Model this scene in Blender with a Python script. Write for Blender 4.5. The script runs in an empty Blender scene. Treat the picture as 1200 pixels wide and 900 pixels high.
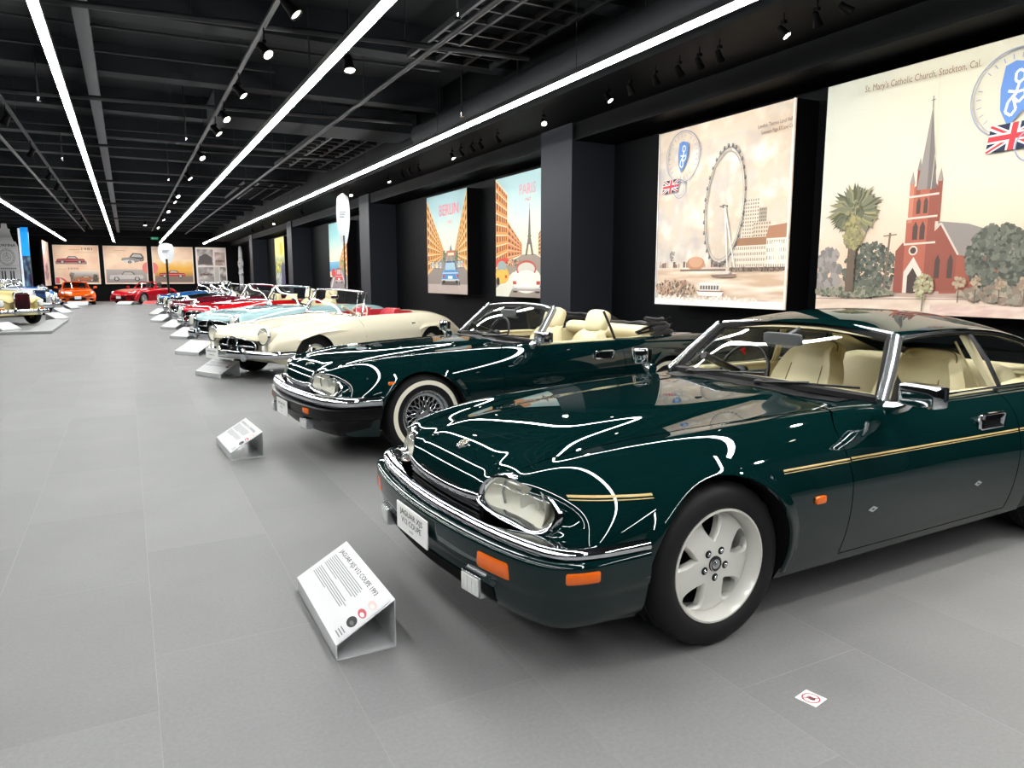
import bpy, bmesh, math, random
from mathutils import Vector, Matrix, noise
from mathutils.bvhtree import BVHTree
PI = math.pi
rad = math.radians
SC = bpy.context.scene
COL = SC.collection
rnd = random.Random(7)

def s2l(c):
    return tuple(((x/12.92) if x <= .04045 else ((x+.055)/1.055)**2.4) for x in c[:3])
def hx(h):
    h = h.lstrip('#')
    return tuple(int(h[i:i+2], 16)/255 for i in (0, 2, 4))
def lin(h):
    return s2l(hx(h)) if isinstance(h, str) else tuple(h)

# ---------------------------------------------------------------- materials
MATS = {}
def mat(name, col='#808080', rough=.5, metal=0., coat=0., spec=.5, emit=None, estr=0., sheen=0., noise_amt=0., noise_scale=20., bump=0., bump_scale=200., trans=0., ior=1.45, coat_rough=.03):
    if name in MATS:
        return MATS[name]
    m = bpy.data.materials.new(name)
    m.use_nodes = True
    nt = m.node_tree
    b = nt.nodes['Principled BSDF']
    c = lin(col)
    b.inputs['Base Color'].default_value = (*c, 1)
    b.inputs['Roughness'].default_value = rough
    b.inputs['Metallic'].default_value = metal
    b.inputs['Coat Weight'].default_value = coat
    b.inputs['Coat Roughness'].default_value = coat_rough
    b.inputs['Specular IOR Level'].default_value = spec
    b.inputs['Sheen Weight'].default_value = sheen
    b.inputs['Transmission Weight'].default_value = trans
    b.inputs['IOR'].default_value = ior
    if emit:
        b.inputs['Emission Color'].default_value = (*lin(emit), 1)
        b.inputs['Emission Strength'].default_value = estr
    if noise_amt or bump:
        tc = nt.nodes.new('ShaderNodeTexCoord')
    if noise_amt:
        nz = nt.nodes.new('ShaderNodeTexNoise')
        nz.inputs['Scale'].default_value = noise_scale
        nz.inputs['Detail'].default_value = 5
        nt.links.new(tc.outputs['Object'], nz.inputs['Vector'])
        mx = nt.nodes.new('ShaderNodeMix'); mx.data_type = 'RGBA'
        mx.inputs[6].default_value = (*[x*(1-noise_amt) for x in c], 1)
        mx.inputs[7].default_value = (*[min(1, x*(1+noise_amt)) for x in c], 1)
        nt.links.new(nz.outputs['Fac'], mx.inputs[0])
        nt.links.new(mx.outputs[2], b.inputs['Base Color'])
    if bump:
        nb = nt.nodes.new('ShaderNodeTexNoise')
        nb.inputs['Scale'].default_value = bump_scale
        nt.links.new(tc.outputs['Object'], nb.inputs['Vector'])
        bp = nt.nodes.new('ShaderNodeBump'); bp.inputs['Strength'].default_value = bump
        bp.inputs['Distance'].default_value = .002
        nt.links.new(nb.outputs['Fac'], bp.inputs['Height'])
        nt.links.new(bp.outputs['Normal'], b.inputs['Normal'])
    MATS[name] = m
    return m

def glass_mat(name, tint=(.9, .93, .92), refl=1.0, ior=1.45):
    if name in MATS:
        return MATS[name]
    m = bpy.data.materials.new(name); m.use_nodes = True
    nt = m.node_tree; nt.nodes.clear()
    out = nt.nodes.new('ShaderNodeOutputMaterial')
    tr = nt.nodes.new('ShaderNodeBsdfTransparent'); tr.inputs[0].default_value = (*tint, 1)
    gl = nt.nodes.new('ShaderNodeBsdfGlossy'); gl.inputs['Roughness'].default_value = .01
    gl.inputs[0].default_value = (refl, refl, refl, 1)
    lw = nt.nodes.new('ShaderNodeLayerWeight'); lw.inputs['Blend'].default_value = .5
    pw = nt.nodes.new('ShaderNodeMath'); pw.operation = 'POWER'; nt.links.new(lw.outputs['Facing'], pw.inputs[0]); pw.inputs[1].default_value = 4.5
    fr = nt.nodes.new('ShaderNodeMath'); fr.operation = 'MULTIPLY_ADD'; nt.links.new(pw.outputs[0], fr.inputs[0]); fr.inputs[1].default_value = .9; fr.inputs[2].default_value = .055
    mx = nt.nodes.new('ShaderNodeMixShader')
    nt.links.new(fr.outputs[0], mx.inputs[0])
    nt.links.new(tr.outputs[0], mx.inputs[1]); nt.links.new(gl.outputs[0], mx.inputs[2])
    nt.links.new(mx.outputs[0], out.inputs[0])
    MATS[name] = m
    return m

def vcol_mat(name, rough=.6, spec=.3):
    if name in MATS:
        return MATS[name]
    m = bpy.data.materials.new(name); m.use_nodes = True
    nt = m.node_tree; b = nt.nodes['Principled BSDF']
    a = nt.nodes.new('ShaderNodeAttribute'); a.attribute_name = 'Col'
    nt.links.new(a.outputs['Color'], b.inputs['Base Color'])
    b.inputs['Roughness'].default_value = rough
    b.inputs['Specular IOR Level'].default_value = spec
    MATS[name] = m
    return m

def paint(name, col, metal=.0):
    return mat('paint_'+name, col, rough=.6, metal=metal, coat=1.0, spec=.0, coat_rough=.012)

# ---------------------------------------------------------------- objects
def link(o, parent=None):
    COL.objects.link(o)
    if parent is not None:
        o.parent = parent
    return o
def tag(o, label=None, cat=None, group=None, kind=None):
    if label: o['label'] = label
    if cat: o['category'] = cat
    if group: o['group'] = group
    if kind: o['kind'] = kind
    return o
def thing(name, label, cat, loc=(0, 0, 0), rz=0, group=None):
    o = bpy.data.objects.new(name, None)
    link(o); o.location = loc; o.rotation_euler = (0, 0, rz)
    o.empty_display_size = .1
    return tag(o, label, cat, group)
def copy_tree(o, parent=None):
    c = o.copy(); link(c)
    if parent is not None: c.parent = parent
    for ch in list(o.children):
        copy_tree(ch, c)
    return c

class MB:
    """mesh builder: verts, faces, material slots, vertex colours"""
    def __init__(s):
        s.v = []; s.f = []; s.m = []; s.c = []; s.mi = 0
    def vert(s, p):
        s.v.append(tuple(p)); return len(s.v)-1
    def face(s, idx, mi=None):
        s.f.append(tuple(idx)); s.m.append(s.mi if mi is None else mi)
    def box(s, lo, hi, mi=None):
        b = len(s.v)
        for z in (lo[2], hi[2]):
            for x, y in ((lo[0], lo[1]), (hi[0], lo[1]), (hi[0], hi[1]), (lo[0], hi[1])):
                s.v.append((x, y, z))
        for q in ((0, 3, 2, 1), (4, 5, 6, 7), (0, 1, 5, 4), (1, 2, 6, 5), (2, 3, 7, 6), (3, 0, 4, 7)):
            s.face([b+i for i in q], mi)
        return s
    def obox(s, c, ax, ay, az, mi=None):
        """oriented box: centre and three half-axis vectors"""
        c, ax, ay, az = map(Vector, (c, ax, ay, az)); b = len(s.v)
        for k in (-1, 1):
            for i, j in ((-1, -1), (1, -1), (1, 1), (-1, 1)):
                s.v.append(tuple(c+ax*i+ay*j+az*k))
        for q in ((0, 3, 2, 1), (4, 5, 6, 7), (0, 1, 5, 4), (1, 2, 6, 5), (2, 3, 7, 6), (3, 0, 4, 7)):
            s.face([b+i for i in q], mi)
        return s
    def grid(s, rows, mi=None, closed_u=False, closed_v=False, flip=False):
        b = len(s.v); n = len(rows); k = len(rows[0])
        for r in rows:
            for p in r: s.v.append(tuple(p))
        for i in range(n if closed_u else n-1):
            for j in range(k if closed_v else k-1):
                a = b+i*k+j; c = b+i*k+(j+1) % k
                d = b+((i+1) % n)*k+(j+1) % k; e = b+((i+1) % n)*k+j
                s.face((a, e, d, c) if flip else (a, c, d, e), mi)
        return b
    def cap(s, idx, mi=None, flip=False):
        s.face(list(reversed(idx)) if flip else list(idx), mi)
    def tube(s, path, r, n=8, mi=None, closed=False, caps=True, up=None, ry=None):
        """round or elliptic (r along side, ry along up) tube along a path"""
        path = [Vector(p) for p in path]; rows = []; m = len(path)
        prev = None
        for i, p in enumerate(path):
            if closed:
                t = path[(i+1) % m]-path[i-1]
            else:
                t = path[min(i+1, m-1)]-path[max(i-1, 0)]
            if t.length < 1e-9: t = Vector((1, 0, 0))
            t.normalize()
            if up is not None:
                u = Vector(up)-t*Vector(up).dot(t)
                if u.length < 1e-4: u = t.orthogonal()
                u.normalize()
            elif prev is None:
                u = t.orthogonal().normalized()
            else:
                u = (prev-t*prev.dot(t))
                u = u.normalized() if u.length > 1e-6 else t.orthogonal().normalized()
            prev = u
            w = t.cross(u)
            rr = r[i] if isinstance(r, (list, tuple)) else r
            rb = rr if ry is None else ry
            rows.append([p+w*(rr*math.cos(2*PI*k/n))+u*(rb*math.sin(2*PI*k/n)) for k in range(n)])
        b = s.grid(rows, mi, closed_u=closed, closed_v=True)
        if caps and not closed:
            s.cap([b+k for k in range(n)], mi, flip=True)
            s.cap([b+(m-1)*n+k for k in range(n)], mi)
        return s
    def lathe(s, prof, n=24, axis='z', origin=(0, 0, 0), mi=None, a0=0., a1=2*PI, caps=False, mis=None):
        """prof: (r, h) points"""
        o = Vector(origin); full = abs(a1-a0-2*PI) < 1e-6; rows = []
        cnt = n if full else n+1
        for i in range(cnt):
            a = a0+(a1-a0)*i/n; c, d = math.cos(a), math.sin(a); row = []
            for r, h in prof:
                if axis == 'z': p = (r*c, r*d, h)
                elif axis == 'y': p = (r*d, h, r*c)
                else: p = (h, r*c, r*d)
                row.append(o+Vector(p))
            rows.append(row)
        b = len(s.v); k = len(prof)
        for r in rows:
            for p in r: s.v.append(tuple(p))
        for i in range(cnt if full else cnt-1):
            for j in range(k-1):
                a_ = b+i*k+j; e = b+((i+1) % cnt)*k+j
                s.face((a_, e, e+1, a_+1), mis[j] if mis else mi)
        if caps:
            s.cap([b+i*k for i in range(cnt)], mi, flip=True)
            s.cap([b+i*k+k-1 for i in range(cnt)], mi)
        return s
    def prism(s, pts, d, mi=None):
        """pts: closed 3D polygon, extruded by vector d"""
        b = len(s.v); n = len(pts); d = Vector(d)
        for p in pts: s.v.append(tuple(p))
        for p in pts: s.v.append(tuple(Vector(p)+d))
        s.cap(range(b, b+n), mi, flip=True); s.cap(range(b+n, b+2*n), mi)
        for i in range(n):
            j = (i+1) % n
            s.face((b+i, b+j, b+n+j, b+n+i), mi)
        return s
    def sphere(s, c, r, n=16, m=10, mi=None, sc=(1, 1, 1)):
        rows = []
        for i in range(m+1):
            t = PI*i/m
            rows.append([(c[0]+sc[0]*r*math.sin(t)*math.cos(2*PI*k/n), c[1]+sc[1]*r*math.sin(t)*math.sin(2*PI*k/n), c[2]+sc[2]*r*math.cos(t)) for k in range(n)])
        s.grid(rows, mi, closed_v=True, flip=True)
        return s
    def xform(s, M, start=0):
        for i in range(start, len(s.v)):
            s.v[i] = tuple(M @ Vector(s.v[i]))
        return s
    def mesh(s, name, mats, angle=35, merge=0, flat=False, recalc=True):
        me = bpy.data.meshes.new(name)
        me.from_pydata(s.v, [], s.f)
        if not isinstance(mats, (list, tuple)): mats = [mats]
        for m in mats: me.materials.append(m)
        me.polygons.foreach_set('material_index', s.m)
        if merge or recalc:
            bm = bmesh.new(); bm.from_mesh(me)
            if merge: bmesh.ops.remove_doubles(bm, verts=bm.verts, dist=merge)
            if recalc: bmesh.ops.recalc_face_normals(bm, faces=bm.faces)
            bm.to_mesh(me); bm.free()
        if flat: me.shade_flat()
        else:
            me.shade_smooth(); me.set_sharp_from_angle(angle=rad(angle))
        me.update()
        return me
    def build(s, name, mats, parent=None, angle=35, merge=0, flat=False, bevel=0, recalc=True, loc=None):
        me = s.mesh(name, mats, angle, merge, flat, recalc)
        o = bpy.data.objects.new(name, me); link(o, parent)
        if bevel:
            md = o.modifiers.new('bevel', 'BEVEL'); md.width = bevel; md.segments = 2; md.limit_method = 'ANGLE'
            md.harden_normals = False
        if loc: o.location = loc
        return o

def cr(pts, n, closed=False):
    """catmull-rom through 3D points, n steps per span"""
    pts = [Vector(p) for p in pts]; m = len(pts); out = []
    for i in range(m if closed else m-1):
        if closed:
            p0, p1, p2, p3 = pts[i-1], pts[i], pts[(i+1) % m], pts[(i+2) % m]
        else:
            p1, p2 = pts[i], pts[i+1]
            p0 = pts[i-1] if i > 0 else p1*2-p2
            p3 = pts[i+2] if i+2 < m else p2*2-p1
        for k in range(n):
            t = k/n
            out.append(.5*((2*p1)+(p2-p0)*t+(2*p0-5*p1+4*p2-p3)*t*t+(3*p1-p0-3*p2+p3)*t**3))
    if not closed: out.append(pts[-1])
    return out
def bsp(pts, n):
    """clamped uniform cubic b-spline"""
    P = [pts[0]*2-pts[1]]+list(pts)+[pts[-1]*2-pts[-2]]
    out = []
    for i in range(len(P)-3):
        a, b, c, d = P[i:i+4]
        for k in range(n):
            t = k/n
            out.append((a*((1-t)**3)+b*(3*t**3-6*t*t+4)+c*(-3*t**3+3*t*t+3*t+1)+d*t**3)/6)
    out.append(pts[-1].copy())
    return out

_TXT = {}
def text_mesh(body, size=1., spacing=1.):
    """2D outline of a word as (verts, faces), origin at left baseline, built once"""
    key = (body, spacing)
    if key not in _TXT:
        cu = bpy.data.curves.new('t', 'FONT'); cu.body = body; cu.space_character = spacing
        cu.resolution_u = 2
        ob = bpy.data.objects.new('t', cu); COL.objects.link(ob)
        dg = bpy.context.evaluated_depsgraph_get()
        me = bpy.data.meshes.new_from_object(ob.evaluated_get(dg))
        vs = [v.co.copy() for v in me.vertices]; fs = [tuple(p.vertices) for p in me.polygons]
        bpy.data.objects.remove(ob); bpy.data.curves.remove(cu); bpy.data.meshes.remove(me)
        _TXT[key] = (vs, fs)
    vs, fs = _TXT[key]
    return [(v.x*size, v.y*size) for v in vs], fs
def put_text(mb, body, org, ex, ey, size, mi=None, align='c', bold=0., squash=1., width=None):
    vs, fs = text_mesh(body)
    if not vs: return
    x0 = min(v[0] for v in vs); x1 = max(v[0] for v in vs)
    sx = size*squash if width is None else width/(x1-x0)
    off = {'c': (x0+x1)/2, 'l': x0, 'r': x1}[align]
    org, ex, ey = Vector(org), Vector(ex), Vector(ey)
    for dx in ((-bold, bold) if bold else (0,)):
        b = len(mb.v)
        for x, y in vs: mb.v.append(tuple(org+ex*((x-off)*sx+dx*size)+ey*(y*size)))
        for f in fs: mb.face([b+i for i in f], mi)

class Art:
    """flat printed picture in a (x right, y up) frame; vertex-coloured layers on a board"""
    def __init__(s, W, H):
        s.W = W; s.H = H; s.v = []; s.f = []; s.c = []; s.z = 0; s.dz = 3e-5
    def _z(s):
        s.z += s.dz; return s.z
    def poly(s, pts, col):
        z = s._z(); b = len(s.v); col = col if isinstance(col, list) else [col]*len(pts)
        for p, c in zip(pts, col):
            s.v.append((p[0], p[1], z)); s.c.append(lin(c))
        s.f.append(tuple(range(b, b+len(pts))))
    def rect(s, x0, y0, x1, y1, col, col_top=None):
        ct = col_top or col
        s.poly([(x0, y0), (x1, y0), (x1, y1), (x0, y1)], [col, col, ct, ct])
    def ell(s, x, y, rx, ry, col, n=24, a0=0, a1=2*PI):
        s.poly([(x+rx*math.cos(a0+(a1-a0)*i/n), y+ry*math.sin(a0+(a1-a0)*i/n)) for i in range(n if abs(a1-a0-2*PI) < 1e-6 else n+1)], col)
    def ring(s, x, y, rx, ry, w, col, n=48):
        z = s._z(); b = len(s.v); c = lin(col)
        for i in range(n):
            a = 2*PI*i/n
            for k in (-.5, .5):
                s.v.append((x+(rx+k*w)*math.cos(a), y+(ry+k*w)*math.sin(a), z)); s.c.append(c)
        for i in range(n):
            j = (i+1) % n
            s.f.append((b+2*i, b+2*i+1, b+2*j+1, b+2*j))
    def line(s, pts, w, col):
        z = s._z(); c = lin(col)
        for (x0, y0), (x1, y1) in zip(pts, pts[1:]):
            dx, dy = x1-x0, y1-y0; L = math.hypot(dx, dy) or 1; nx, ny = -dy/L*w/2, dx/L*w/2
            b = len(s.v)
            s.v += [(x0-nx, y0-ny, z), (x1-nx, y1-ny, z), (x1+nx, y1+ny, z), (x0+nx, y0+ny, z)]; s.c += [c]*4
            s.f.append((b, b+1, b+2, b+3))
    def text(s, body, x, y, size, col, align='c', squash=1., bold=0., width=None, ang=0.):
        z = s._z(); mb = MB(); c = lin(col)
        ca, sa = math.cos(ang), math.sin(ang)
        put_text(mb, body, (x, y, z), (ca, sa, 0), (-sa, ca, 0), size, align=align, squash=squash, bold=bold, width=width)
        b = len(s.v); s.v += mb.v; s.c += [c]*len(mb.v); s.f += [tuple(b+i for i in f) for f in mb.f]
    def field(s, x0, y0, x1, y1, nx, ny, fn):
        z = s._z(); b = len(s.v)
        for j in range(ny+1):
            for i in range(nx+1):
                x = x0+(x1-x0)*i/nx; y = y0+(y1-y0)*j/ny
                s.v.append((x, y, z)); s.c.append(lin(fn(x, y)) if isinstance(fn(x, y), str) else s2l(fn(x, y)))
        for j in range(ny):
            for i in range(nx):
                a = b+j*(nx+1)+i
                s.f.append((a, a+1, a+nx+2, a+nx+1))
    def build(s, name, parent, M, clip=True, rough=.65):
        """M maps (x, y, z up from the board) into the parent's frame"""
        me = bpy.data.meshes.new(name)
        vs = []
        for x, y, z in s.v:
            if clip: x = min(max(x, 0), s.W); y = min(max(y, 0), s.H)
            vs.append(tuple(M @ Vector((x, y, z))))
        me.from_pydata(vs, [], s.f)
        ca = me.color_attributes.new('Col', 'FLOAT_COLOR', 'POINT')
        flat = []
        for c in s.c: flat += [c[0], c[1], c[2], 1.]
        ca.data.foreach_set('color', flat)
        me.materials.append(vcol_mat('printed_picture', rough))
        o = bpy.data.objects.new(name, me); link(o, parent)
        return o

def mixc(a, b, t):
    a = hx(a) if isinstance(a, str) else a; b = hx(b) if isinstance(b, str) else b
    t = max(0, min(1, t))
    return tuple(x+(y-x)*t for x, y in zip(a, b))

# shared materials
M_CHROME = mat('chrome', '#dfe2e6', rough=.06, metal=1.)
M_SATIN = mat('satin_chrome', '#c9ccd0', rough=.22, metal=1.)
M_RUBBER = mat('black_rubber', '#0d0d0e', rough=.62, spec=.3)
M_TYRE = mat('tyre_rubber', '#19191a', rough=.6, spec=.25, bump=.15, bump_scale=300)
M_BLACK = mat('matt_black', '#0a0a0b', rough=.8, spec=.15)
M_TRIM = mat('black_trim', '#0b0b0d', rough=.35)
M_GLASS = glass_mat('window_glass', (.965, .975, .97))
M_LENS = glass_mat('lamp_glass', (.95, .95, .92), ior=1.5)
M_AMBER = mat('amber_lens', '#d8600a', rough=.15, coat=.6)
M_RED = mat('red_lens', '#a00c0c', rough=.15, coat=.6)
M_WHITE = mat('white_plastic', '#e6e6e4', rough=.35)
M_INK = mat('black_ink', '#161618', rough=.6)
M_ALLOY = mat('silver_alloy_paint', '#d6d5cf', rough=.3, metal=.25, coat=.4)
M_LEATHER = mat('cream_leather', '#e3d8b0', rough=.45, spec=.4, bump=.12, bump_scale=90)
M_REDLEATHER = mat('red_leather', '#b3182a', rough=.45, bump=.12, bump_scale=90)
M_DARKLEATHER = mat('dark_leather', '#1c1a1a', rough=.5)
M_WOOD = mat('walnut_trim', '#4d2a14', rough=.2, coat=.8, noise_amt=.35, noise_scale=12)
M_REFLECT = mat('lamp_reflector', '#efeee4', rough=.22, metal=.0, coat=.5)
M_PLATE = mat('white_plate', '#efefec', rough=.3)
# ---------------------------------------------------------------- hall shell
XW, XL, YB, YF, ZC = 7.0, -8.2, 52.0, -7.0, 4.75
XP = 6.65                                   # face of the picture panels on the right wall
LED_X = (-2.99, -.51, 1.98, 4.47); LED_Z = 3.6
M_WALL = mat('wall_black_paint', '#08090b', rough=.6, spec=.10, noise_amt=.1, noise_scale=3)
M_PILLAR = mat('pillar_charcoal_paint', '#26292f', rough=.5, spec=.15, noise_amt=.06, noise_scale=2)
M_CEIL = mat('ceiling_black_paint', '#1a1c1f', rough=.8, spec=.2, noise_amt=.2, noise_scale=1.5)
M_BEAM = mat('beam_grey_paint', '#1f2225', rough=.75, spec=.2, noise_amt=.15, noise_scale=2)
M_PIPE = mat('pipe_black_paint', '#16171a', rough=.5, spec=.4)

def floor_material():
    m = bpy.data.materials.new('grey_stone_tiles'); m.use_nodes = True
    nt = m.node_tree; b = nt.nodes['Principled BSDF']; N = nt.nodes.new; L = nt.links.new
    def math_(op, a, b_=None, c=None):
        n = N('ShaderNodeMath'); n.operation = op
        for i, x in enumerate((a, b_, c)):
            if x is None: continue
            if isinstance(x, (int, float)): n.inputs[i].default_value = x
            else: L(x, n.inputs[i])
        return n.outputs[0]
    geo = N('ShaderNodeNewGeometry'); sp = N('ShaderNodeSeparateXYZ'); L(geo.outputs['Position'], sp.inputs[0])
    x = math_('DIVIDE', sp.outputs[0], .6); row = math_('FLOOR', x); fx = math_('SUBTRACT', x, row)
    y0 = math_('SUBTRACT', sp.outputs[1], math_('MULTIPLY_ADD', row, .4, -.69))
    y = math_('DIVIDE', y0, 1.2); cell = math_('FLOOR', y); fy = math_('SUBTRACT', y, cell)
    dx = math_('MULTIPLY', math_('MINIMUM', fx, math_('SUBTRACT', 1., fx)), .6)
    dy = math_('MULTIPLY', math_('MINIMUM', fy, math_('SUBTRACT', 1., fy)), 1.2)
    d = math_('MINIMUM', dx, dy)
    n0 = N('ShaderNodeTexNoise'); n0.inputs['Scale'].default_value = .9; n0.inputs['Detail'].default_value = 3; L(geo.outputs['Position'], n0.inputs['Vector'])
    line = math_('MULTIPLY', math_('LESS_THAN', d, .0013), math_('MULTIPLY_ADD', n0.outputs[0], 1.6, -.35))
    cv = N('ShaderNodeCombineXYZ'); L(row, cv.inputs[0]); L(cell, cv.inputs[1])
    wn = N('ShaderNodeTexWhiteNoise'); L(cv.outputs[0], wn.inputs[0])
    n1 = N('ShaderNodeTexNoise'); n1.inputs['Scale'].default_value = 1.7; n1.inputs['Detail'].default_value = 6; L(geo.outputs['Position'], n1.inputs['Vector'])
    n2 = N('ShaderNodeTexNoise'); n2.inputs['Scale'].default_value = 70; n2.inputs['Detail'].default_value = 4; L(geo.outputs['Position'], n2.inputs['Vector'])
    n3 = N('ShaderNodeTexNoise'); n3.inputs['Scale'].default_value = 320; n3.inputs['Detail'].default_value = 2; L(geo.outputs['Position'], n3.inputs['Vector'])
    s = math_('MULTIPLY_ADD', wn.outputs[0], .12, .94)
    s = math_('MULTIPLY', s, math_('MULTIPLY_ADD', n1.outputs[0], .22, .89))
    s = math_('MULTIPLY', s, math_('MULTIPLY_ADD', n2.outputs[0], .42, .79))
    s = math_('MULTIPLY', s, math_('MULTIPLY_ADD', n3.outputs[0], .40, .80))
    vm = N('ShaderNodeVectorMath'); vm.operation = 'SCALE'; vm.inputs[0].default_value = lin('#727272'); L(s, vm.inputs['Scale'])
    mx = N('ShaderNodeMix'); mx.data_type = 'RGBA'; L(line, mx.inputs[0]); L(vm.outputs[0], mx.inputs[6]); mx.inputs[7].default_value = (*lin('#8e8e8b'), 1)
    # every third joint reads darker
    L(mx.outputs[2], b.inputs['Base Color'])
    b.inputs['Specular IOR Level'].default_value = .28
    L(math_('MULTIPLY_ADD', n2.outputs[0], .16, .44), b.inputs['Roughness'])
    bp = N('ShaderNodeBump'); bp.inputs['Strength'].default_value = .12; bp.inputs['Distance'].default_value = .002; L(n3.outputs[0], bp.inputs['Height']); L(bp.outputs[0], b.inputs['Normal'])
    return m

def struct(name, mb, m, **k):
    o = mb.build(name, m, None, **k); o['kind'] = 'structure'; return o
def shell():
    m = MB(); m.box((XL, YF, -.2), (XW, YB, 0)); struct('floor', m, floor_material(), flat=True)
    m = MB(); m.box((XL, YF, ZC), (XW, YB, ZC+.2)); struct('ceiling', m, M_CEIL, flat=True)
    m = MB(); m.box((XW, YF, 0), (XW+.2, YB, ZC)); struct('wall_right', m, M_WALL, flat=True)
    m = MB(); m.box((XL-.2, YF, 0), (XL, YB, ZC)); struct('wall_left', m, M_WALL, flat=True)
    m = MB(); m.box((XL-.2, YB, 0), (XW+.2, YB+.2, ZC)); struct('wall_back', m, M_WALL, flat=True)
    m = MB(); m.box((XL-.2, YF-.2, 0), (XW+.2, YF, ZC)); struct('wall_front', m, M_WALL, flat=True)
    # lighter panels of wall between the pictures
    n = 0
    for y0 in (9.8, 20.5, 31.5, 42.3, -1.0):
        m = MB(); m.box((6.2, y0, 0), (XW, y0+.95, ZC)); o = struct('pillar', m, M_PILLAR, flat=True)
    m = MB(); m.box((5.15, YF, 3.78), (XW, YB, ZC)); struct('soffit', m, M_WALL, flat=True)
    m = MB(); m.box((6.25, YF, 3.52), (XW, YB, 3.78)); struct('beam', m, M_WALL, flat=True)
    m = MB(); m.box((XL, YB-.6, 3.95), (5.15, YB, ZC)); struct('beam', m, M_WALL, flat=True)
    for k in range(-2, 19):                  # cross beams under the slab
        y = 1.4+2.75*k
        m = MB(); m.box((XL, y, 4.36), (5.15, y+.34, ZC)); struct('beam', m, M_BEAM, flat=True)
    m = MB(); m.box((-.32, YF, 4.2), (-.17, YB-.6, 4.36)); struct('beam', m, mat('tray_grey', '#4a4d51', rough=.6), flat=True)
shell()

def led_lines():
    em = mat('led_diffuser', '#ffffff', rough=.5, emit='#fbfcfa', estr=LED_STR)
    for i, x in enumerate(LED_X):
        words = ('far left above the vintage cars', 'over the aisle beside the grey tray', 'over the noses of the parked cars', 'nearest the wall of pictures')[i]
        y0, y1 = YF+1, 50.2
        t = thing('led_line_light', 'long white LED line light hung '+words, 'light', (x, 0, LED_Z), 0, 'LED lines under the ceiling')
        m = MB(); m.box((-.035, y0, -.03), (.035, y1, .0)); m.build('diffuser', [em], t, flat=True)
        m = MB(); m.box((-.042, y0, .0), (.042, y1, .06)); m.build('housing', [M_PIPE], t, flat=True)
        for y in range(int(y0)+1, 50, 4):
            m = MB(); m.tube([(0, y, .06), (0, y, ZC-LED_Z)], .004, n=4, caps=False); m.build('hanger_wire', [M_PIPE], t)
LED_STR = 76.
led_lines()
# ---------------------------------------------------------------- car kit
def sec(st):
    """half cross-section of the body, centre line outwards"""
    (u, du, zc, v2, z2, zv, vc, zcr, vs, zs, W, zW, Wb, zb) = st
    vm = (v2+vc)/2
    rows = [(0, zc), (.5*v2, zc-(zc-z2)*.22), (v2-.02, z2+.003), (v2+.012, z2-.003), (v2+.075, zv+(z2-zv)*.22), (vm+.03, zv), (vc-.07, zcr-.006), (vc, zcr),
            (vs, zs), (W-.012, zW+(zs-zW)*.42), (W, zW), (W-.006, zW-(zW-zb)*.36), (Wb+(W-Wb)*.5, zb+(zW-zb)*.24), (Wb, zb)]
    sw = [1]*9+[.60, .5, .45, .45, .45]
    return [Vector((u+du*k*(min(1, v/W))**4, v, w)) for (v, w), k in zip(rows, sw)]

class Body:
    def __init__(s, st, nu=6, nv=5):
        half = [sec(x) for x in st]
        full = [[Vector((p.x, -p.y, p.z)) for p in reversed(h[1:])]+h for h in half]
        lines = [bsp(r, nv) for r in full]              # along the section
        K = len(lines[0])
        cols = [bsp([l[k] for l in lines], nu) for k in range(K)]
        s.K = K; s.N = len(cols[0])
        mb = MB()
        rows = [[cols[k][i] for k in range(K)] for i in range(s.N)]
        b = mb.grid(rows)
        for i in range(s.N-1):                           # underside
            mb.face((b+i*K, b+(i+1)*K, b+(i+1)*K+K-1, b+i*K+K-1))
        for i, inset in ((0, -.05), (s.N-1, .03)):
            row = rows[i]; c = Vector((sum(p.x for p in row)/K+inset*3, 0, sum(p.z for p in row)/K))
            # step the end inwards, then close it
            inner = [mb.vert(Vector((p.x+inset, p.y*.985, p.z+(c.z-p.z)*.02))) for p in row]
            ci = mb.vert(c); e0 = b+i*K
            for k in range(K):
                k2 = (k+1) % K
                mb.face((e0+k, e0+k2, inner[k2], inner[k]), 1 if i == 0 else 0)
                mb.face((inner[k], inner[k2], ci), 1 if i == 0 else 0)
        s.mb = mb
        me = mb.mesh('body', [M_BLACK, M_BLACK], angle=40)
        s.me = me
        s.bvh = BVHTree.FromPolygons([v.co for v in me.vertices], [tuple(p.vertices) for p in me.polygons])
    def hit(s, u, w, side=1, off=0.):
        h = s.bvh.ray_cast(Vector((u, side*3, w)), Vector((0, -side, 0)))
        if h[0] is None: return Vector((u, side*.85, w)), Vector((0, side, 0))
        n = h[1]
        if n.y*side < 0: n = -n
        return h[0]+n*off, n
    def top(s, u, v, off=0.):
        h = s.bvh.ray_cast(Vector((u, v, 4)), Vector((0, 0, -1)))
        if h[0] is None: return Vector((u, v, .8)), Vector((0, 0, 1))
        n = h[1] if h[1].z > 0 else -h[1]
        return h[0]+n*off, n
    def front(s, v, w, off=0., d=1):
        h = s.bvh.ray_cast(Vector((4*d, v, w)), Vector((-d, 0, 0)))
        if h[0] is None: return Vector((.7*d, v, w)), Vector((d, 0, 0))
        n = h[1] if h[1].x*d > 0 else -h[1]
        return h[0]+n*off, n

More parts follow.
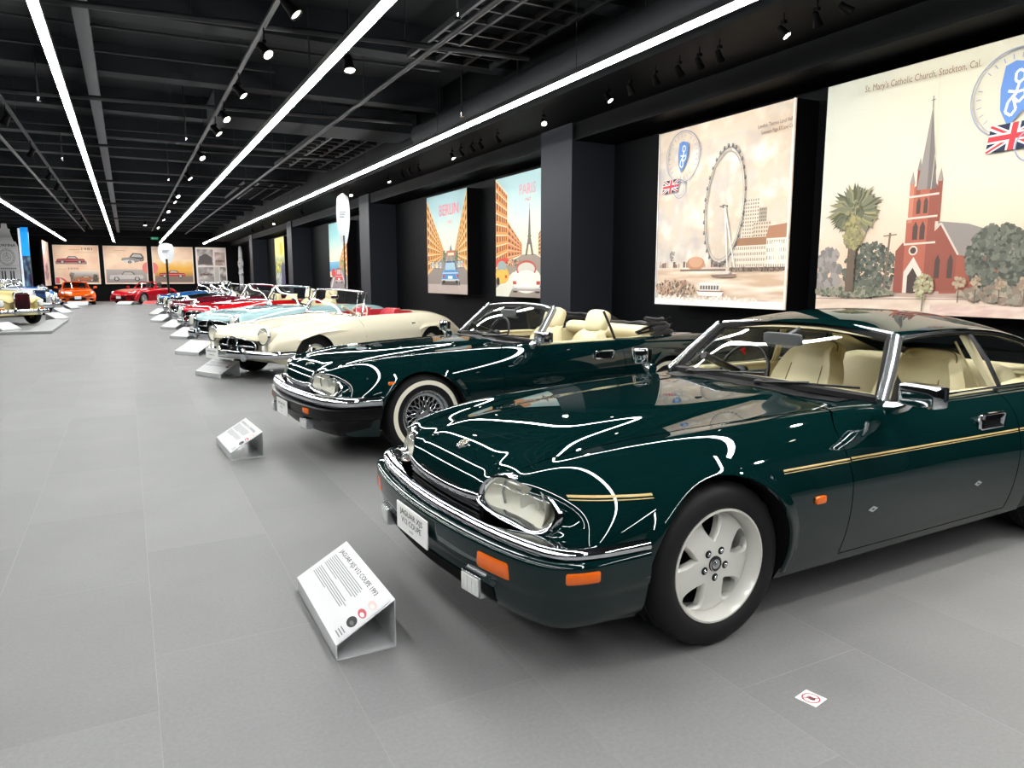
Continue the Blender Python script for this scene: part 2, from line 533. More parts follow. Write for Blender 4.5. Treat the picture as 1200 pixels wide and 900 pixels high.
def boolean(me, cutters):
    """difference of a mesh with each cutter MB, returns a new mesh"""
    o = bpy.data.objects.new('tmp', me); COL.objects.link(o); cs = []
    for i, cu in enumerate(cutters):
        cm = cu.mesh('cut', [M_BLACK], flat=True)
        co = bpy.data.objects.new('cut', cm); COL.objects.link(co); cs.append(co)
        md = o.modifiers.new('b', 'BOOLEAN'); md.operation = 'DIFFERENCE'; md.solver = 'EXACT'; md.object = co
    dg = bpy.context.evaluated_depsgraph_get()
    new = bpy.data.meshes.new_from_object(o.evaluated_get(dg))
    bpy.data.objects.remove(o)
    for c in cs:
        m_ = c.data; bpy.data.objects.remove(c); bpy.data.meshes.remove(m_)
    return new

def split_panels(me, bodymats, panels, cuts, parent, angle=40):
    """cut the shell along planes and lift the named panels off it, keeping the shading of the whole.
    panels: [(name, mats, test(centre, normal))]; returns {name: object}; the rest is 'body'"""
    if cuts:
        bm = bmesh.new(); bm.from_mesh(me)
        for co, no, test in cuts:
            fs = [f for f in bm.faces if test(f.calc_center_median())]
            es = {e for f in fs for e in f.edges}; vs = {v for f in fs for v in f.verts}
            bmesh.ops.bisect_plane(bm, geom=fs+list(es)+list(vs), plane_co=co, plane_no=no, dist=1e-5)
        bm.to_mesh(me); bm.free()
    me.shade_smooth(); me.set_sharp_from_angle(angle=rad(angle)); me.update()
    nrm = [Vector(c.vector) for c in me.corner_normals]
    names = [p[0] for p in panels]; groups = {n: [] for n in names+['body']}
    for p in me.polygons:
        for n, ms, test in panels:
            if test(p.center, p.normal):
                groups[n].append(p); break
        else:
            groups['body'].append(p)
    out = {}
    for n in ['body']+names:
        pl = groups[n]
        if not pl: continue
        idx = {}; vs = []; fs = []; nn = []; mi = []
        for p in pl:
            f = []
            for li in p.loop_indices:
                vi = me.loops[li].vertex_index
                if vi not in idx:
                    idx[vi] = len(vs); vs.append(tuple(me.vertices[vi].co))
                f.append(idx[vi]); nn.append(nrm[li])
            fs.append(f); mi.append(p.material_index)
        m2 = bpy.data.meshes.new(n)
        m2.from_pydata(vs, [], fs)
        ms = bodymats if n == 'body' else next(p[1] for p in panels if p[0] == n)
        for m in ms: m2.materials.append(m)
        m2.polygons.foreach_set('material_index', [min(i, len(ms)-1) for i in mi])
        m2.shade_smooth()
        m2.normals_split_custom_set([tuple(x) for x in nn])
        o = bpy.data.objects.new(n.split('#')[0], m2); link(o, parent)
        out[n] = o
    return out

def arch_cutter(u, w, R, side, vin=.56, n=40, squash=1.):
    mb = MB()
    mb.lathe([(0, side*vin), (R, side*vin), (R, side*1.4), (0, side*1.4)], n=n, axis='y', origin=(u, 0, w))
    return mb
def cabin_cutter(u0, u1, hw0, hw1, z0, z1=1.4, r=.10, n=5, hwm=None, um=None):
    """rounded plan opening from u0 (front) back to u1"""
    pts = []
    def corner(cx, cy, a0):
        for i in range(n+1):
            a = a0+PI/2*i/n; pts.append((cx+r*math.cos(a), cy+r*math.sin(a)))
    corner(u0-r, hw0-r, 0)
    if hwm: pts.append((um, hwm))
    corner(u1+r, hw1-r, PI/2); corner(u1+r, -hw1+r, PI)
    if hwm: pts.append((um, -hwm))
    corner(u0-r, -hw0+r, 3*PI/2)
    mb = MB(); mb.prism([(x, y, z0) for x, y in pts], (0, 0, z1-z0))
    return mb

def superbox(mb, c, h, R=None, e=4., n=10, mi=None):
    """rounded block: superellipsoid with half sizes h, optional rotation matrix"""
    b = len(mb.v); f = lambda x, p: math.copysign(abs(x)**p, x); p = 2/e
    rows = []
    for i in range(n+1):
        t = -PI/2+PI*i/n
        row = []
        for k in range(2*n):
            a = 2*PI*k/(2*n)
            q = Vector((h[0]*f(math.cos(t), p)*f(math.cos(a), p), h[1]*f(math.cos(t), p)*f(math.sin(a), p), h[2]*f(math.sin(t), p)))
            if R is not None: q = R @ q
            row.append(Vector(c)+q)
        rows.append(row)
    mb.grid(rows, mi, closed_v=True)
    return mb

def strip_on(body, pts, half, off=.0015, mode='side', side=1, mb=None, mi=None, n=6):
    """thin ribbon lying on the body surface along (u, w) or (u, v) points"""
    mb = mb or MB()
    P = cr([(a, b, 0) for a, b in pts], n) if n > 1 else [Vector((a, b, 0)) for a, b in pts]
    rows = []
    for i, p in enumerate(P):
        t = P[min(i+1, len(P)-1)]-P[max(i-1, 0)]; t.normalize(); q = Vector((-t.y, t.x, 0))
        row = []
        for k in (-1, -.4, .4, 1):
            a = p+q*half*k; o_ = off if abs(k) < 1 else off*.2
            if mode == 'side': row.append(body.hit(a.x, a.y, side, o_)[0])
            elif mode == 'top': row.append(body.top(a.x, a.y, o_)[0])
            else: row.append(body.front(a.x, a.y, o_)[0])
        rows.append(row)
    mb.grid(rows, mi)
    return mb

# ---------------------------------------------------------------- wheels (axis y, outside +y)
def tyre_mb(R=.33, w=.11, r=.212, white=None, n=72, tread=True):
    mb = MB()
    h = R-r
    prof = [(r-.012, w*.72), (r, w*.86), (r+h*.18, w*.99), (r+h*.36, w*1.02), (r+h*.62, w*1.0), (r+h*.80, w*.92), (r+h*.93, w*.80), (R, w*.62),
            (R, w*.34), (R-.007, w*.32), (R-.007, w*.24), (R, w*.22), (R, -w*.22), (R-.007, -w*.24), (R-.007, -w*.32), (R, -w*.34),
            (R, -w*.62), (r+h*.93, -w*.8), (r+h*.6, -w), (r+h*.2, -w), (r-.012, -w*.72)]
    rows = []
    for i in range(n):
        a = 2*PI*i/n; row = []
        for j, (pr, ph) in enumerate(prof):
            q = pr
            if tread and i % 3 == 0 and 6 <= j <= 8: q = pr-.005
            row.append((q*math.sin(a), ph, q*math.cos(a)))
        rows.append(row)
    mis = [0]*len(prof)
    b = len(mb.v); k = len(prof)
    for rr in rows: mb.v += [tuple(p) for p in rr]
    for i in range(n):
        for j in range(k-1):
            mi = 1 if (white and white[0] <= j < white[1]) else 0
            a_, e = b+i*k+j, b+((i+1) % n)*k+j
            mb.face((a_, e, e+1, a_+1), mi)
    return mb
def rim_barrel(mb, r=.212, w=.11, depth=.14, n=60, lip=.012):
    mb.lathe([(r-.012, w*.72), (r+.006, w*.86), (r+.004, w*.93), (r-.004, w*.94), (r-lip, w*.82), (r-lip-.006, w*.55), (r-lip-.012, w*.3), (r-lip-.016, w-depth-.05)], n=n, axis='y')
    return mb
def polar(r, a, h): return (r*math.sin(a), h, r*math.cos(a))

def wheel_five_spoke(R=.33, w=.11, r=.216):
    t = tyre_mb(R, w, r).build('wheel', [M_TYRE], None, angle=30)
    m = MB(); rim_barrel(m, r, w)
    rim = m.build('rim', [M_ALLOY], t, angle=40)
    m = MB(); m.lathe([(0.001, -.03), (r-.02, -.03)], n=40, axis='y')
    m.build('black_backing', [M_BLACK], t)  # plain black disc filling the rim behind the spokes
    m = MB()
    for k in range(5):
        a0 = 2*PI*k/5+.68; rows = []
        for rr, hw, top, th in ((.012, 36, .073, .03), (.05, 36, .073, .03), (.088, 36, .070, .03), (.098, 34.5, .069, .032), (.115, 27, .066, .034), (.14, 22.5, .062, .036), (.165, 21, .058, .036), (.182, 22, .055, .034), (.194, 27, .050, .03), (.201, 36, .046, .026)):
            hw = rad(hw); row = []
            full = hw > rad(35.9)
            for s_ in (-1, -.86, -.6, -.2, .2, .6, .86, 1):
                drop = 0 if (full or abs(s_) < .9) else .010
                row.append(polar(rr, a0+hw*s_, top-drop))
            for s_ in (1, 0, -1):
                row.append(polar(rr, a0+hw*s_, top-th))
            rows.append(row)
        m.grid(rows, closed_v=True)
    m.build('spoke_face', [M_ALLOY], rim, angle=38)
    m = MB(); n_ = MB()
    for k in range(5):
        a = 2*PI*k/5+.68
        c = polar(.056, a, 0)
        m.lathe([(0, .0745), (.0145, .0745), (.016, .0735)], n=16, axis='y', origin=(c[0], 0, c[2]))
        n_.lathe([(0, .083), (.006, .083), (.009, .079), (.0095, .073)], n=6, axis='y', origin=(c[0], 0, c[2]))
    m.build('lug_recess', [M_RUBBER], rim); n_.build('lug_nut', [M_SATIN], rim, angle=20)
    m = MB()
    m.lathe([(0, .080), (.018, .080), (.02, .0805), (.021, .079), (.024, .079), (.026, .0815), (.030, .080), (.031, .072)], n=32, axis='y', mis=[1, 1, 0, 0, 0, 1, 0])
    for k in range(3): m.tube([polar(.004+.004*k, a, .0812) for a in [2*PI*j/10 for j in range(8-2*k)]], .0012, n=5, mi=1)
    m.build('centre_cap', [M_RUBBER, M_SATIN], rim)
    return t

def wheel_lattice(R=.335, w=.105, r=.20):
    t = tyre_mb(R, w, r, white=(3, 4)).build('wheel', [M_TYRE, mat('whitewall', '#e9e3d0', rough=.55)], None, angle=30)
    m = MB(); rim_barrel(m, r, w, lip=.02)
    m.lathe([(r-.026, w*.6), (r-.032, w*.56), (r-.044, w*.54), (r-.048, w*.45)], n=60, axis='y')
    rim = m.build('rim', [M_SATIN], t, angle=40)
    m = MB(); m.lathe([(0.001, .0), (r-.03, .0)], n=40, axis='y'); m.build('black_backing', [M_BLACK], t)  # black disc added as a dark background to the lattice
    m = MB()
    N = 20
    for k in range(N):
        for sg in (-1, 1):
            a = 2*PI*k/N
            m.tube([polar(.062, a, .058), polar(.11, a+sg*rad(12), .056), polar(r-.045, a+sg*rad(22), .050)], .0038, n=6)
    m.build('lattice_spokes', [M_SATIN], rim)
    m = MB()
    m.lathe([(0, .066), (.03, .066), (.034, .062), (.066, .060), (.068, .045)], n=36, axis='y')
    for k in range(5):
        c = polar(.05, 2*PI*k/5, 0)
        m.lathe([(0, .075), (.008, .074), (.0095, .06)], n=6, axis='y', origin=(c[0], 0, c[2]), mi=1)
    m.build('hub', [M_SATIN, M_RUBBER], rim, angle=30)
    return t

def wheel_classic(R=.325, w=.085, r=.19, body=None, white=None):
    mats = [M_TYRE, mat('whitewall', '#e9e3d0', rough=.55)]
    t = tyre_mb(R, w, r, white=white, n=48, tread=False).build('wheel', mats, None, angle=30)
    m = MB()
    m.lathe([(r-.012, w*.72), (r+.006, w*.88), (r-.004, w*.95), (r-.03, w*.75)], n=48, axis='y', mi=1)
    m.lathe([(r-.03, w*.75), (r-.045, w*.45), (r-.075, w*.5), (.1, w*.52)], n=48, axis='y', mi=0)
    rim = m.build('rim', [body or M_ALLOY, M_CHROME], t)
    m = MB(); m.lathe([(0, w*.95), (.03, w*.94), (.07, w*.84), (.1, w*.66), (.122, w*.48)], n=36, axis='y')
    m.build('hub_cap', [M_CHROME], rim)
    return t

def wheel_modern(R=.32, w=.10, r=.215):
    t = tyre_mb(R, w, r, n=40, tread=False).build('wheel', [M_TYRE], None)
    m = MB(); rim_barrel(m, r, w, n=40)
    m.lathe([(0, .07), (.05, .066), (.055, .03)], n=24, axis='y')
    for k in range(10):
        a = 2*PI*k/10
        p, q = Vector(polar(.04, a, .055)), Vector(polar(r-.014, a, .05)); d = q-p
        m.obox((p+q)/2, d/2, Vector((0, .014, 0)), d.cross(Vector((0, 1, 0))).normalized()*.013)
    m.build('rim', [M_ALLOY], t)
    m = MB(); m.lathe([(0.001, -.01), (r-.02, -.01)], n=30, axis='y'); m.build('black_backing', [M_BLACK], t)  # flat black backing seen between the spokes
    return t

def put_wheels(car, maker, uf, ur, vf, vr, hub):
    first = None
    for u, v in ((uf, vf), (ur, vr)):
        for sd in (1, -1):
            if first is None: w_ = first = maker(); w_.parent = car
            else: w_ = copy_tree(first, car)
            w_.location = (u, sd*v, hub); w_.rotation_euler = (0, 0, 0 if sd > 0 else PI)

# ---------------------------------------------------------------- cabin parts
def seat(car, u, v, z, mats, rec=14, head=True, wide=.25, name='front_seat', pleats=True, full=1.):
    s_ = bpy.data.objects.new(name, None); link(s_, car); s_.location = (u, v, z)
    m = MB()
    rows = []
    for i in range(11):                                 # cushion, front (+x) to back
        t = i/10; x = .27-.50*t
        top = .17-.05*t-.06*max(0, 1-t*7)**2
        row = []
        for k in range(15):
            y = -wide+2*wide*k/14; e = abs(y)/wide
            bol = .035*max(0, (e-.62)/.38)*(1 if e < .93 else .2)
            pl = .006*math.sin(y*95) if (pleats and e < .6) else 0
            row.append((x, y*(1-.04*(1-t)), top+bol-(.05 if e > .98 else 0)+pl))
        row += [(x, wide*.97, .0), (x, -wide*.97, .0)]
        rows.append(row)
    b = m.grid(rows, closed_v=True); K = 17
    m.cap(range(b, b+K), flip=True); m.cap(range(b+10*K, b+11*K))
    m.build('seat_cushion', mats, s_, angle=50)
    m = MB(); rows = []; c, d = math.cos(rad(rec)), math.sin(rad(rec))
    H = .60
    for i in range(15):                                 # backrest
        t = i/14; h = H*t
        hw = wide*(1.0 if t < .62 else 1-.42*((t-.62)/.38)**1.6)
        th = .11*(1-.35*t)
        row = []
        for k in range(17):
            y = -hw+2*hw*k/16; e = abs(y)/hw
            bol = .055*max(0, min(1, (e-.55)/.3))*(1-.5*t) if e < .95 else .0
            pl = .006*math.sin(y*95) if (pleats and e < .55 and t < .45) else 0
            crown = .02*math.sin(PI*t)
            x = -.24-h*d+bol+pl+crown-(.05 if e > .97 else 0)-(.05*max(0, (t-.9)/.1)**2)
            row.append((x, y, .12+h*c))
        for e in (.9, 0, -.9):
            row.append((-.24-h*d-th, hw*e, .12+h*c))
        rows.append(row)
    b = m.grid(rows, closed_v=True); K = 20
    m.cap(range(b, b+K), flip=True); m.cap(range(b+14*K, b+15*K))
    m.build('backrest', mats, s_, angle=55)
    if head:
        m = MB()
        R_ = Matrix.Rotation(-rad(rec), 4, 'Y')
        superbox(m, (-.29-.68*d, 0, .12+.675*c), (.06, .155, .115), R_, e=3.6, n=10)
        m.tube([(-.29-.52*d, .05, .12+.5*c), (-.29-.62*d, .05, .12+.62*c)], .008, mi=1); m.tube([(-.29-.52*d, -.05, .12+.5*c), (-.29-.62*d, -.05, .12+.62*c)], .008, mi=1)
        m.build('headrest', mats+[M_SATIN], s_, angle=60)
    return s_
def steering(car, p, R=.19, tilt=22, mats=None, thin=.011):
    m = MB(); Rm = Matrix.Rotation(rad(-tilt), 4, 'Y'); p = Vector(p)
    ring = [p+Rm @ Vector((0, R*math.cos(a), R*math.sin(a))) for a in [2*PI*k/36 for k in range(36)]]
    m.tube(ring, thin, n=8, closed=True)
    for a in (.25, PI-.25, -PI/2):
        m.tube([p+Rm @ Vector((.03, 0, 0)), p+Rm @ Vector((0, R*math.cos(a), R*math.sin(a)))], .009, n=6)
    superbox(m, p+Rm @ Vector((.02, 0, 0)), (.025, .05, .045), Rm.to_3x3(), e=3)
    m.tube([p+Rm @ Vector((.03, 0, 0)), p+Rm @ Vector((.35, 0, 0))], .022, n=8)
    return m.build('steering_wheel', mats or [M_TRIM], car, angle=50)

def patch(curves, n, mb=None, mi=None):
    """surface through a list of point curves (each interpolated, then spanned)"""
    rows = [cr(c, n) for c in curves]
    k = len(rows[0]); cols = [cr([r[j] for r in rows], 3) for j in range(k)]
    mb = mb or MB()
    mb.grid(cols, mi)
    return mb
def place(o, x, y, heading):
    """heading: degrees the nose is turned from the aisle (-x) towards the viewer"""
    o.location = (x, y, 0); o.rotation_euler = (0, 0, PI+rad(heading))
def wplate(car, u, v, w, W, H, lines, mats=None, rz=0, tilt=0, name='number_plate'):
    """white display plate facing +x with lines of text [(body, y, size, width)]"""
    o = bpy.data.objects.new(name, None)
    m = MB()
    m.box((-.006, -W/2, -H/2), (0, W/2, H/2))
    for body, y, sz, wd in lines:
        put_text(m, body, (.0012, 0, y), (0, 1, 0), (0, 0, 1), sz, mi=1, width=wd, bold=.012)
    o = m.build(name, mats or [M_PLATE, M_INK], car, flat=True, recalc=False)
    o.location = (u, v, w); o.rotation_euler = (0, rad(-tilt), rz)
    return o
# ---------------------------------------------------------------- the two dark green grand tourers
XJS = [
 # u,   du,   zc,   v2, z2,   zv,   vc,  zcr,  vs,  zs,   W,   zW,  Wb,  zb
 (.800, -.30, .575, .30, .578, .630, .60, .668, .775, .60, .850, .50, .80, .30),
 (.790, -.30, .612, .30, .612, .660, .60, .686, .785, .615, .860, .50, .80, .28),
 (.755, -.28, .668, .30, .668, .692, .605, .708, .795, .628, .868, .50, .80, .25),
 (.690, -.25, .722, .30, .718, .720, .615, .732, .802, .645, .878, .51, .80, .22),
 (.540, -.18, .774, .30, .764, .752, .640, .766, .818, .675, .890, .52, .81, .21),
 (.280, -.08, .814, .30, .802, .780, .668, .796, .832, .702, .896, .53, .82, .20),
 (.000, -.02, .840, .31, .827, .802, .680, .814, .838, .716, .897, .54, .82, .20),
 (-.350, 0,   .862, .32, .848, .824, .690, .830, .838, .728, .894, .55, .82, .20),
 (-.700, 0,   .877, .33, .863, .842, .702, .842, .834, .738, .893, .55, .82, .20),
 (-1.00, 0,   .886, .33, .872, .855, .718, .852, .834, .752, .893, .56, .82, .20),
 (-1.40, 0,   .872, .33, .870, .862, .738, .857, .838, .766, .893, .56, .82, .20),
 (-2.00, 0,   .866, .33, .866, .864, .740, .860, .842, .772, .893, .56, .82, .20),
 (-2.50, 0,   .870, .33, .870, .868, .736, .864, .844, .780, .897, .56, .82, .20),
 (-3.00, 0,   .868, .33, .868, .868, .716, .866, .836, .784, .890, .56, .81, .22),
 (-3.40, .02, .845, .33, .846, .852, .690, .852, .806, .770, .868, .56, .80, .26),
 (-3.66, .06, .808, .33, .810, .818, .665, .818, .775, .735, .836, .56, .78, .33),
 (-3.76, .08, .740, .33, .742, .748, .650, .750, .745, .685, .812, .56, .77, .38),
]
HL_OUT = [(.780, .335, .591), (.764, .348, .633), (.746, .391, .671), (.731, .445, .689), (.715, .508, .692), (.688, .590, .683), (.665, .647, .664), (.653, .686, .634),
          (.649, .706, .599), (.661, .704, .566), (.685, .686, .540), (.713, .651, .526), (.740, .589, .533), (.766, .509, .545), (.780, .416, .560), (.784, .360, .574)]

BP_COVER = [(.915, 0), (.908, .20), (.888, .42), (.848, .65), (.796, .80), (.725, .872), (.62, .902), (.50, .906), (.40, .906)]
BP_CHROME = [(.872, 0), (.866, .20), (.845, .44), (.812, .64), (.765, .795), (.700, .862), (.60, .890), (.50, .899), (.402, .904)]
def bumper_path(half=None, n=5):
    half = half or BP_COVER
    full = [(u, -v) for u, v in reversed(half[1:])]+half
    P = cr([(u, v, 0) for u, v in full], n); out = []
    for i, p in enumerate(P):
        t = P[min(i+1, len(P)-1)]-P[max(i-1, 0)]; t.normalize()
        nrm = Vector((t.y, -t.x, 0))
        out.append((p, nrm))
    return out
def sweep_bumper(sect, name, mats, car, half=None, angle=40):
    path = bumper_path(half)
    m = MB(); rows = []
    for p, nrm in path:
        rows.append([(p.x+nrm.x*o, p.y+nrm.y*o, w) for o, w in sect])
    b = m.grid(rows, closed_v=True); K = len(sect)
    m.cap(range(b, b+K)); m.cap(range(b+(len(rows)-1)*K, b+len(rows)*K))
    return m.build(name, mats, car, angle=angle)
def on_bumper(v, w, off=0.):
    """point and outward normal on the bumper face at lateral position v (or u when given as ('u', u, side))"""
    path = bumper_path()
    if isinstance(v, tuple):
        c = [q for q in path if q[0].y*v[2] > .75]
        p, n = min(c, key=lambda q: abs(q[0].x-v[1]))
    else:
        c = [q for q in path if q[0].x > .7]
        p, n = min(c, key=lambda q: abs(q[0].y-v))
    return Vector((p.x, p.y, w))+n*off, n
def bumper_slab(name, vs, w0, w1, mats, car, off=.006, th=.02, side=None):
    """thin lens lying on the bumper face between two positions along it"""
    path = bumper_path(n=16)
    if side: sel = [q for q in path if q[0].y*side > .8 and vs[0] <= q[0].x <= vs[1]]
    else: sel = [q for q in path if q[0].x > .62 and vs[0] <= q[0].y <= vs[1]]
    m = MB(); rows = []
    for i, (p, n) in enumerate(sel):
        e = -.004 if i in (0, len(sel)-1) else 0
        rows.append([(p.x+n.x*(o), p.y+n.y*(o), w) for o, w in ((-th, w0), (off+e-.003, w0), (off+e, w0+.006), (off+e, w1-.006), (off+e-.003, w1), (-th, w1))])
    b = m.grid(rows, closed_v=True); m.cap(range(b, b+6)); m.cap(range(b+(len(rows)-1)*6, b+len(rows)*6))
    return m.build(name, mats, car, angle=50)

def xjs(coupe, body_paint, leather):
    car = bpy.data.objects.new('car', None); link(car)
    B = Body(XJS, 7, 6)
    AR = .372
    cut = [arch_cutter(.035, .318, AR, 1), arch_cutter(.035, .318, AR, -1), arch_cutter(-2.59, .315, .362, 1, vin=.66), arch_cutter(-2.59, .315, .362, -1, vin=.66)]
    cab = cabin_cutter(-1.12, -2.62 if coupe else -2.58, .70, .60, .30, hwm=.70, um=-2.05, r=.09)
    head = []
    for sd in (1, -1):
        m = MB(); c = Vector((0, .53, .61))
        m.prism([(.585, sd*(c.y+(v-c.y)*1.01), c.z+(w-c.z)*1.02) for u, v, w in HL_OUT], (.5, 0, 0)); head.append(m)
    me = boolean(B.me, cut+[cab]+head)
    for p in me.polygons:
        c = p.center; mi = 0
        for au, aw, R in ((.035, .318, AR), (-2.59, .315, .362)):
            if math.hypot(c.x-au, c.z-aw) < R+.001 and .5 < abs(c.y) < .893: mi = 1
        if -2.63 < c.x < -1.115 and c.z > .296 and abs(c.y) < .706: mi = 2 if c.z > .31 else 3
        if c.x > .57 and .3 < abs(c.y) < .72 and c.z > .5 and p.normal.x > .95 and c.x < .6: mi = 1
        if c.x > .66 and abs(c.y) < .40 and c.z < .60 and p.normal.z < .3: mi = 1
        if c.z < .215 and p.normal.z < -.7: mi = 1
        p.material_index = mi
    carpet = mat('tan_carpet', '#8f7f5a', rough=.95)
    bm_ = [body_paint, M_BLACK, leather, carpet]
    is_out = lambda c, n, sd: c.y*sd > .745 and -2.01 < c.x < -.70 and c.z > .235 and n.y*sd > -.2
    # bonnet edge line: v = .50 at the lamps to .665 at the scuttle
    P0, P1 = Vector((.80, .475, 0)), Vector((-.86, .664, 0)); dv = (P1-P0).normalized()
    def hood_side(c): return (P0.x-c.x)/(P0.x-P1.x)*(P1.y-P0.y)+P0.y
    cuts = []
    for sd in (1, -1):
        cuts.append(((-.70, 0, 0), (1, 0, 0), lambda c, sd=sd: c.y*sd > .70 and -1. < c.x < -.4))
        cuts.append(((-2.01, 0, 0), (1, 0, 0), lambda c, sd=sd: c.y*sd > .70 and -2.2 < c.x < -1.8))
        cuts.append(((0, 0, .235), (0, 0, 1), lambda c, sd=sd: c.y*sd > .70 and -2.2 < c.x < -.5))
        nn = Vector((-(dv.y), dv.x, 0)); nn = Vector((nn.x, nn.y*sd, 0))
        cuts.append(((P0.x, sd*P0.y, 0), (nn.x, nn.y, 0), lambda c, sd=sd: .35 < c.y*sd < .74 and c.x > -1.0 and c.z > .55))
    cuts.append(((-.86, 0, 0), (1, 0, 0), lambda c: abs(c.y) < .72 and c.z > .6))
    panels = [('door#1', [body_paint, M_BLACK], lambda c, n: is_out(c, n, 1)), ('door#2', [body_paint, M_BLACK], lambda c, n: is_out(c, n, -1)),
              ('bonnet', [body_paint, M_BLACK], lambda c, n: c.x > -.86 and abs(c.y) < hood_side(c) and c.z > .562 and n.z > .12 and c.x < .81)]
    parts = split_panels(me, bm_, panels, cuts, car, angle=42)
    body = parts['body']; bonnet = parts['bonnet']; doors = {1: parts['door#1'], -1: parts['door#2']}
    # --- panel gaps
    gapm = mat('panel_gap', '#020303', rough=.9, spec=0)
    for sd in (1, -1):
        m = MB()
        path = []
        front = [(-.800, .842), (-.745, .815), (-.705, .775), (-.690, .70), (-.698, .58), (-.700, .42), (-.698, .25)]
        rear = [(-2.01, .245), (-2.012, .45), (-2.012, .70), (-2.008, .80), (-2.0, .842)]
        for pts in (front, [(-.698, .243), (-1.3, .240), (-2.01, .240)], rear):
            strip_on(B, pts, .0024, .0012, 'side', sd, m, n=8)
        m.build('door_gap', [gapm], doors[sd])
        m = MB(); strip_on(B, [(P0.x+(P1.x-P0.x)*t-.04, sd*(P0.y+(P1.y-P0.y)*t)) for t in (.05, .2, .4, .6, .8, .98)], .0024, .0012, 'top', 1, m, n=10)
        m.build('bonnet_gap', [gapm], bonnet)
    m = MB(); strip_on(B, [(-.862, v) for v in (-.66, -.3, 0, .3, .66)], .004, .0012, 'top', 1, m, n=8); m.build('bonnet_gap', [gapm], bonnet)
    # --- arch lips: rolled flare
    for au, aw, R, name in ((.035, .318, AR, 'wheel_arch_lip'), (-2.59, .315, .362, 'wheel_arch_lip')):
        for sd in (1, -1):
            m = MB(); rows = []
            for i in range(41):
                a = rad(-18+216*i/40) if au > -1 else rad(-14+208*i/40)
                d = Vector((math.cos(a), 0, math.sin(a))); c = Vector((au, 0, aw)); row = []
                if (c+d*R).z < .215: continue
                for rr, off in ((R+.075, -.006), (R+.05, .0045), (R+.03, .011), (R+.012, .017), (R+.003, .016), (R-.001, .006)):
                    q = c+d*rr; h, n = B.hit(q.x, max(q.z, .22), sd)
                    row.append((q.x, h.y+sd*off, q.z))
                rows.append(row)
            m.grid(rows); m.build(name, [body_paint], body, angle=60)
    # --- coachline and small side fittings
    gold = mat('gold_coachline', '#b89d68', rough=.4)
    if coupe:
        for sd in (1, -1):
            for (pts) in ([(.620, .662), (.48, .662), (.34, .660)], [(-.30, .667), (-.70, .667)], [(-.71, .669), (-1.3, .667), (-2.0, .664)], [(-2.015, .664), (-2.25, .664)]):
                strip_on(B, pts, .0038, .0012, 'side', sd, None, n=8).build('gold_coachline', [gold], body)
                strip_on(B, [(a, b-.0105) for a, b in pts], .0015, .0012, 'side', sd, None, n=8).build('gold_pinstripe', [gold], body)
            m = MB()
            for u in (-.85, -1.66):
                m.face([m.vert(B.hit(u+a, .432+b, sd, .0025)[0]) for a, b in ((-.035, 0), (0, .014), (.035, 0), (0, -.014))], 0)
                m.face([m.vert(B.hit(u+a, .432+b, sd, .0035)[0]) for a, b in ((-.012, 0), (0, .005), (.012, 0), (0, -.005))], 1)
            m.build('door_lozenge', [mat('silver_lozenge', '#9aa09c', rough=.4), M_INK], doors[sd], flat=True)  # small pale lozenges with dark centres on the door
    for sd in (1, -1):
        u0, w0 = (-.49, .53) if coupe else (.30, .615)
        h, n = B.hit(u0, w0, sd); m = MB()
        superbox(m, h, (.032, .012, .017), None, e=5)
        m.build('side_indicator', [M_AMBER], body)
        # handle: chrome escutcheon round a black recess
        m = MB(); h, n = B.hit(-1.775, .728, sd); hy = h.y
        ring = [(-1.775+.105*x, hy+sd*.012, .728+.034*z) for x, z in ((-1, -.8), (-.9, -1), (.9, -1), (1, -.8), (1, .8), (.9, 1), (-.9, 1), (-1, .8))]
        m.tube(ring, .009, n=8, closed=True)
        m.box((-1.85, min(hy, hy+sd*.020), .738), (-1.70, max(hy, hy+sd*.020), .758))
        m.box((-1.872, min(hy-.002*sd, hy+sd*.010), .700), (-1.678, max(hy-.002*sd, hy+sd*.010), .757))
        m.box((-1.845, min(hy-.002*sd, hy+sd*.012), .703), (-1.715, max(hy-.002*sd, hy+sd*.012), .738), 1)
        m.build('door_handle', [M_CHROME, M_BLACK], doors[sd])
        # mirror
        m = MB()
        c0 = Vector((-1.03, sd*(.955 if sd > 0 else .93), .925)); hw = .095 if sd > 0 else .07
        superbox(m, c0, (.045, hw, .050), Matrix.Rotation(rad(-8 if sd > 0 else -28), 3, 'Z'), e=7, n=14)
        m.tube([(-1.03, sd*.80, .845), (-1.03, sd*.845, .852), (-1.03, sd*.885, .868), (-1.03, sd*.92, .905)], [.034, .030, .022, .016], n=12)
        m.box((-1.079, c0.y-hw*.86, .885), (-1.073, c0.y+hw*.86, .965), 1)
        m.build('door_mirror', [M_CHROME, M_TRIM], doors[sd], angle=50)
    # --- headlamps
    for sd in (1, -1):
        ring = cr([(u, sd*v, w) for u, v, w in HL_OUT], 4, closed=True)
        c = sum(ring, Vector())/len(ring)
        m = MB(); rows = []
        for p in ring:
            d = (p-c); dn = d.normalized()
            rows.append([p+dn*.012+Vector((-.07, 0, 0)), p+dn*.010+Vector((-.004, 0, 0)), p+dn*.004+Vector((.012, 0, 0)), p-dn*.008+Vector((.013, 0, 0)), p-dn*.016+Vector((.004, 0, 0)), p-dn*.018+Vector((-.03, 0, 0))])
        m.grid(rows, closed_u=True)
        hl = m.build('headlamp', [M_CHROME], car, angle=60)
        m = MB(); rows = []
        for k, (s_, dx) in enumerate(((.90, .0), (.75, .016), (.5, .028), (.25, .034), (.02, .036))):
            rows.append([c+(p-c)*s_+Vector((dx, 0, 0)) for p in ring])
        m.grid(rows, closed_v=True)
        m.build('lens', [M_LENS], hl, angle=80)
        m = MB(); rows = []
